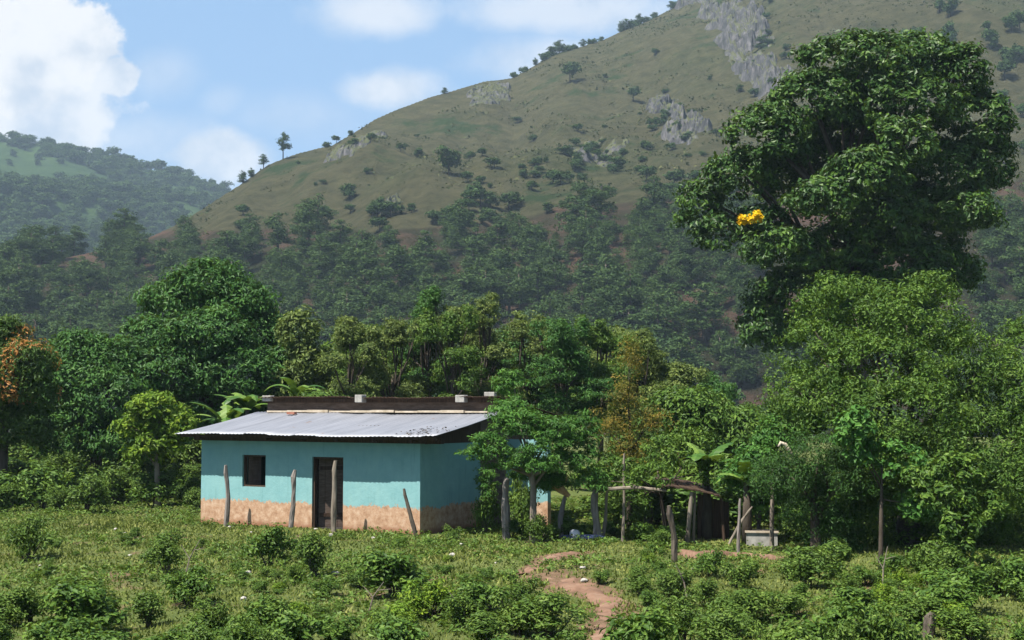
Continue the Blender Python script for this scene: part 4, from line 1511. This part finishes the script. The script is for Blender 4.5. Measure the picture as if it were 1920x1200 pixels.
WG = 'weedy shrubs growing over the yard'
WL = 'low leafy weed shrub in the grass of the yard'
protos = [shrub_proto('leaf_weed', 0.85, 1.1, 95, 13, 0.105, WL, WG) for _ in range(4)] + \
         [shrub_proto('leaf_bushy', 0.75, 1.2, 90, 12, 0.12, WL, WG, 0.5) for _ in range(3)] + \
         [shrub_proto('leaf_yellow', 0.65, 1.0, 75, 12, 0.10, WL, WG, 0.4)] + \
         [shrub_proto('leaf_dark', 0.8, 1.1, 90, 12, 0.10, WL, WG, 0.5) for _ in range(2)]
named = [(50, 1050, 1.05, 0, 'round dark green shrub in the open grass at the left edge'),
         (315, 1075, 0.95, 3, 'dull scrubby shrub with bare twigs in the left foreground'),
         (505, 1060, 1.05, 4, 'bright leafy shrub in the yard below the doorway'),
         (590, 1080, 0.95, 1, 'leafy shrub right of the bright one below the doorway'),
         (740, 1118, (1.4, 1.4, 0.95), 5, 'largest rounded shrub before the right end of the front wall'),
         (850, 1020, 0.5, 2, 'small green shrub at the foot of the side wall'),
         (1005, 1018, 0.8, 0, 'bright bush between the thick post and the pale stump'),
         (912, 1000, (0.7, 0.7, 1.5), 4, 'leafy shrub standing in the gap at the end of the side wall'),
         (975, 1000, (1.15, 1.15, 1.35), 1, 'weedy bush hiding the foot of the blue wall beyond the house'),
         (980, 1150, 0.75, 2, 'leafy shrub just left of the dirt path'),
         (1330, 1085, 0.7, 4, 'light green shrub below the dirt terrace'),
         (988, 1003, (0.8, 0.8, 1.8), 2, 'narrow leafy shrub beside the end of the blue wall beyond the house'),
         (160, 1195, (1.5, 1.3, 0.95), 5, 'spreading shrub with large leaves in the lower left corner'),
         (1790, 1150, (1.5, 1.3, 0.9), 4, 'spreading leafy shrub at the lower right'),
         (1560, 1085, (1.2, 1.2, 0.8), 1, 'leafy shrub before the shaded feathery tree')]
cnt = 0
placed = []
for (px, py, s, k, lb) in named:
    q = G(px, py)
    dup(protos[k], q, random.uniform(0, 6.28), s, lb, WG)
    placed.append((q.x, q.y, s if not isinstance(s, tuple) else s[0]))


def fill(n, x0, x1, y0, y1, smin, smax, mind=0.55, pset=None, test=None, lab=None):
    k = 0
    tr = 0
    while k < n and tr < n * 40:
        tr += 1
        px, py = random.uniform(x0, x1), random.uniform(y0, y1)
        if (test and not test(px, py)) or (1255 < px < 1480 and 1004 < py < 1078) or (900 < px < 1180 and 1012 < py < 1075):
            continue
        q = G(px, py)
        s = random.uniform(smin, smax)
        if any((q.x - a) ** 2 + (q.y - b) ** 2 < (mind * (s + c) / 2) ** 2 for a, b, c in placed):
            continue
        hl = (Vector((q.x, q.y, 0)) - Vector((HX, HY, 0)))
        lx = hl.x * math.cos(-HROT) - hl.y * math.sin(-HROT)
        ly = hl.x * math.sin(-HROT) + hl.y * math.cos(-HROT)
        if -0.4 < lx < 9.6 and ly > -0.5:
            continue
        placed.append((q.x, q.y, s))
        pr = random.choice(pset or protos)
        k_ = protos.index(pr)
        look = 'fresh green' if k_ < 4 else 'broad-leaved green' if k_ < 7 else 'yellowish green' if k_ == 7 else 'dark green'
        size = 'large' if s > (smin + smax) / 2 else 'small'
        if x0 >= 0 and y1 < 1140 and x1 < 1300 or py < 1035:
            zone = ''
        elif py > 1200:
            zone = ' cut by the bottom edge ' + ('at the left corner' if px < 260 else 'below the window' if px < 560 else 'below the doorway' if px < 820 else 'left of the dirt path' if px < 1110 else 'right of the dirt path' if px < 1440 else 'near the rotten stump' if px < 1780 else 'at the right corner')
        else:
            zone = ' ' + ('at the left corner' if px < 260 else 'below the window' if px < 560 else 'below the doorway' if px < 820 else 'left of the dirt path' if px < 1100 else 'right of the dirt path' if px < 1300 else 'below the shed' if px < 1480 else 'near the rotten stump' if px < 1780 else 'at the right corner')
        dup(pr, q, random.uniform(0, 6.28), (s * random.uniform(0.9, 1.5), s * random.uniform(0.9, 1.5), s * random.uniform(0.65, 1.1)), size + ' ' + look + ' ' + lab + zone, WG)
        k += 1


def offpath(px, py):
    c = np.interp(py, [1030, 1060, 1085, 1110, 1130, 1160, 1230], [1050, 1000, 1020, 1090, 1138, 1135, 1110])
    return abs(px - c) > 62


def bottomzone(px, py):
    if not offpath(px, py):
        return False
    lim = np.interp(px, [0, 100, 250, 500, 760, 900, 1000, 1150, 1300, 1500, 1700, 1920], [1165, 1130, 1115, 1085, 1100, 1130, 1160, 1110, 1085, 1085, 1080, 1080])
    return py > lim


fill(84, -40, 1960, 1080, 1290, 0.45, 1.0, 0.5, protos[0:8], bottomzone, 'weed shrub')
fill(26, 1180, 1960, 1065, 1120, 0.3, 0.6, 0.6, protos[0:8], offpath, 'weed shrub in the upper weed belt')
fill(60, 0, 1250, 1010, 1200, 0.16, 0.38, 0.8, protos[0:8], offpath, 'weed tuft in the open grass')
fill(52, -60, 378, 905, 962, 0.85, 1.7, 0.45, None, None, 'shrub in the hedge-like growth left of the house')
fill(34, -80, 620, 878, 903, 2.2, 3.6, 0.4, None, None, 'tall dark undergrowth shrub under the trees left of the house')
fill(16, 880, 1500, 1000, 1030, 0.4, 0.8, 0.6, None, None, 'low shrub among the posts right of the house')
fill(26, 1080, 1480, 940, 992, 1.3, 2.2, 0.4, protos[0:7], None, 'tall shrub behind the posts and shed')
fill(22, 1480, 1960, 945, 1000, 1.5, 2.2, 0.4, protos[8:10], None, 'shaded undergrowth shrub beneath the bushy tree')
for p in protos:
    drop(p)

for k, (px, py, hh, ln_) in enumerate([(345, 1085, 0.75, 0.3), (1290, 1125, 0.6, -0.2), (690, 1150, 0.5, 0.25), (1655, 1110, 0.8, 0.1), (880, 1180, 0.55, -0.3)]):
    q = G(px, py)
    mb = MB().tube([(0, 0, -0.05), (ln_ * 0.3, 0.05, hh * 0.5), (ln_, 0.0, hh)], [0.016, 0.012, 0.006], 5, 0.1)
    mb.tube([(ln_ * 0.3, 0.05, hh * 0.5), (ln_ * 0.1 - 0.12, 0.1, hh * 0.85)], [0.010, 0.004], 5)
    mb.tube([(ln_ * 0.6, 0.03, hh * 0.72), (ln_ + 0.12, -0.1, hh * 0.8)], [0.008, 0.003], 5)
    tag(link('dead_twig', mb.mesh('dead_twig'), M['bark_pale'], loc=q), 'bare dry twig ' + ['in the scrubby shrub left of the window axis', 'below the shed', 'below the large rounded shrub', 'beside the upright sapling', 'left of the dirt path'][k], 'twig', 'dry twigs in the weeds')

# ------------------------------------------------------------------ grass and ground cover (nobody could count it)


def scatter_pts(n, ymin, ymax, margin=1.32):
    y = ymin * (ymax / ymin) ** rng.random(n) if False else np.sqrt(rng.uniform(ymin ** 2, ymax ** 2, n))
    x = rng.uniform(-1, 1, n) * y * 960 / F * margin
    return x, y


def keep(x, y):
    c, s = math.cos(-HROT), math.sin(-HROT)
    lx = (x - HX) * c - (y - HY) * s
    ly = (x - HX) * s + (y - HY) * c
    inside = (lx > -0.02) & (lx < 7.4) & (ly > -0.03) & (ly < 6.4)
    px = 960 + F * x / y
    py = 760 + EYE * F / y
    pd = np.minimum(np.minimum(near_line(path_px, x, y), near_line(path2_px, x, y)), near_line(path3_px, x, y))
    onpath = pd < 0.8 + 2.2 * fbm(x * 2.2, y * 2.2, 4) + 0.9 * (rng.random(len(x)) - 0.5)
    return ~inside & ~onpath


n = 250000
x, y = scatter_pts(n, 17.5, 52)
dens = fbm(x * 0.5, y * 0.5, 4) + 0.25 * rng.random(n)
ok = keep(x, y) & (dens > -0.10)
x, y = x[ok], y[ok]
n = len(x)
z = gh(x, y) + 0.05 * fbm(x * 1.7, y * 1.7, 4) - 0.02
hgt = rng.uniform(0.03, 0.085, n) * (1 + 0.8 * np.clip(fbm(x * 0.8 + 50, y * 0.8, 3) * 2.5, 0, 1))
wd = 0.014 + 0.0006 * y
a = rng.uniform(0, 2 * np.pi, n)
ln = rng.normal(size=(n, 2)) * 0.45
V = np.empty((n, 3, 3))
V[:, 0] = np.stack([x - np.cos(a) * wd, y - np.sin(a) * wd, z], 1)
V[:, 1] = np.stack([x + np.cos(a) * wd, y + np.sin(a) * wd, z], 1)
V[:, 2] = np.stack([x + ln[:, 0] * hgt, y + ln[:, 1] * hgt, z + hgt], 1)
T = np.arange(3 * n).reshape(n, 3)
tint = np.clip(0.5 + 1.1 * fbm(x * 0.6 + 9, y * 0.6, 4) + rng.normal(0, 0.2, n), 0, 1)
M['grass'] = leaf_mat('grass_blade', (0.07, 0.09, 0.022), (0.13, 0.15, 0.036), (0.24, 0.235, 0.085), 0.25, 0.7, 0.2)
go = link('grass', mesh_fast('grass', V.reshape(-1, 3), None, T, tint), M['grass'])
tag(go, 'short uneven grass covering the yard', 'grass', kind='stuff')

# small broad leaves creeping between the grass
nc = 7500
x, y = scatter_pts(nc, 17.5, 50)
d = fbm(x * 0.45 + 30, y * 0.45, 4)
ok = keep(x, y) & (d > 0.0)
x, y = x[ok], y[ok]
k = np.repeat(np.arange(len(x)), 18)
r = rng.uniform(0.08, 0.3, len(x))
LX = x[k] + rng.normal(size=len(k)) * r[k] * 0.6
LY = y[k] + rng.normal(size=len(k)) * r[k] * 0.6
LZ = gh(LX, LY) + rng.uniform(0.02, 1, len(k)) * r[k] * 0.75
ok = keep(LX, LY)
LX, LY, LZ = LX[ok], LY[ok], LZ[ok]
NN = rng.normal(size=(len(LX), 3)) * 0.5 + np.array([0, 0, 1.0])
V, Q = leaf_arrays(np.stack([LX, LY, LZ], 1), NN, rng.uniform(0.05, 0.12, len(LX)), 0.5)
co_ = link('ground_cover', mesh_fast('ground_cover', V, Q, tint=np.clip(rng.normal(0.5, 0.22, len(LX)), 0, 1)), M['leaf_weed'])
tag(co_, 'low creeping weeds between the grass of the yard', 'weeds', kind='stuff')

# ------------------------------------------------------------------ haze
hm = bpy.data.materials.new('haze')
hm.use_nodes = True
t = NT(hm.node_tree)
o = t.add('ShaderNodeOutputMaterial')
pv = t.add('ShaderNodeVolumePrincipled')
pv.inputs['Color'].default_value = (0.6, 0.8, 1.0, 1)
pv.inputs['Density'].default_value = 0.00017
pv.inputs['Anisotropy'].default_value = 0.0
t.link(pv.outputs[0], o.inputs['Volume'])
hb = MB().box(-3300, 3300, -3300, 3300, -40, 420)
tag(link('haze', hb.mesh('haze'), hm), 'pale humid haze in the air of the valley', 'haze', kind='stuff')
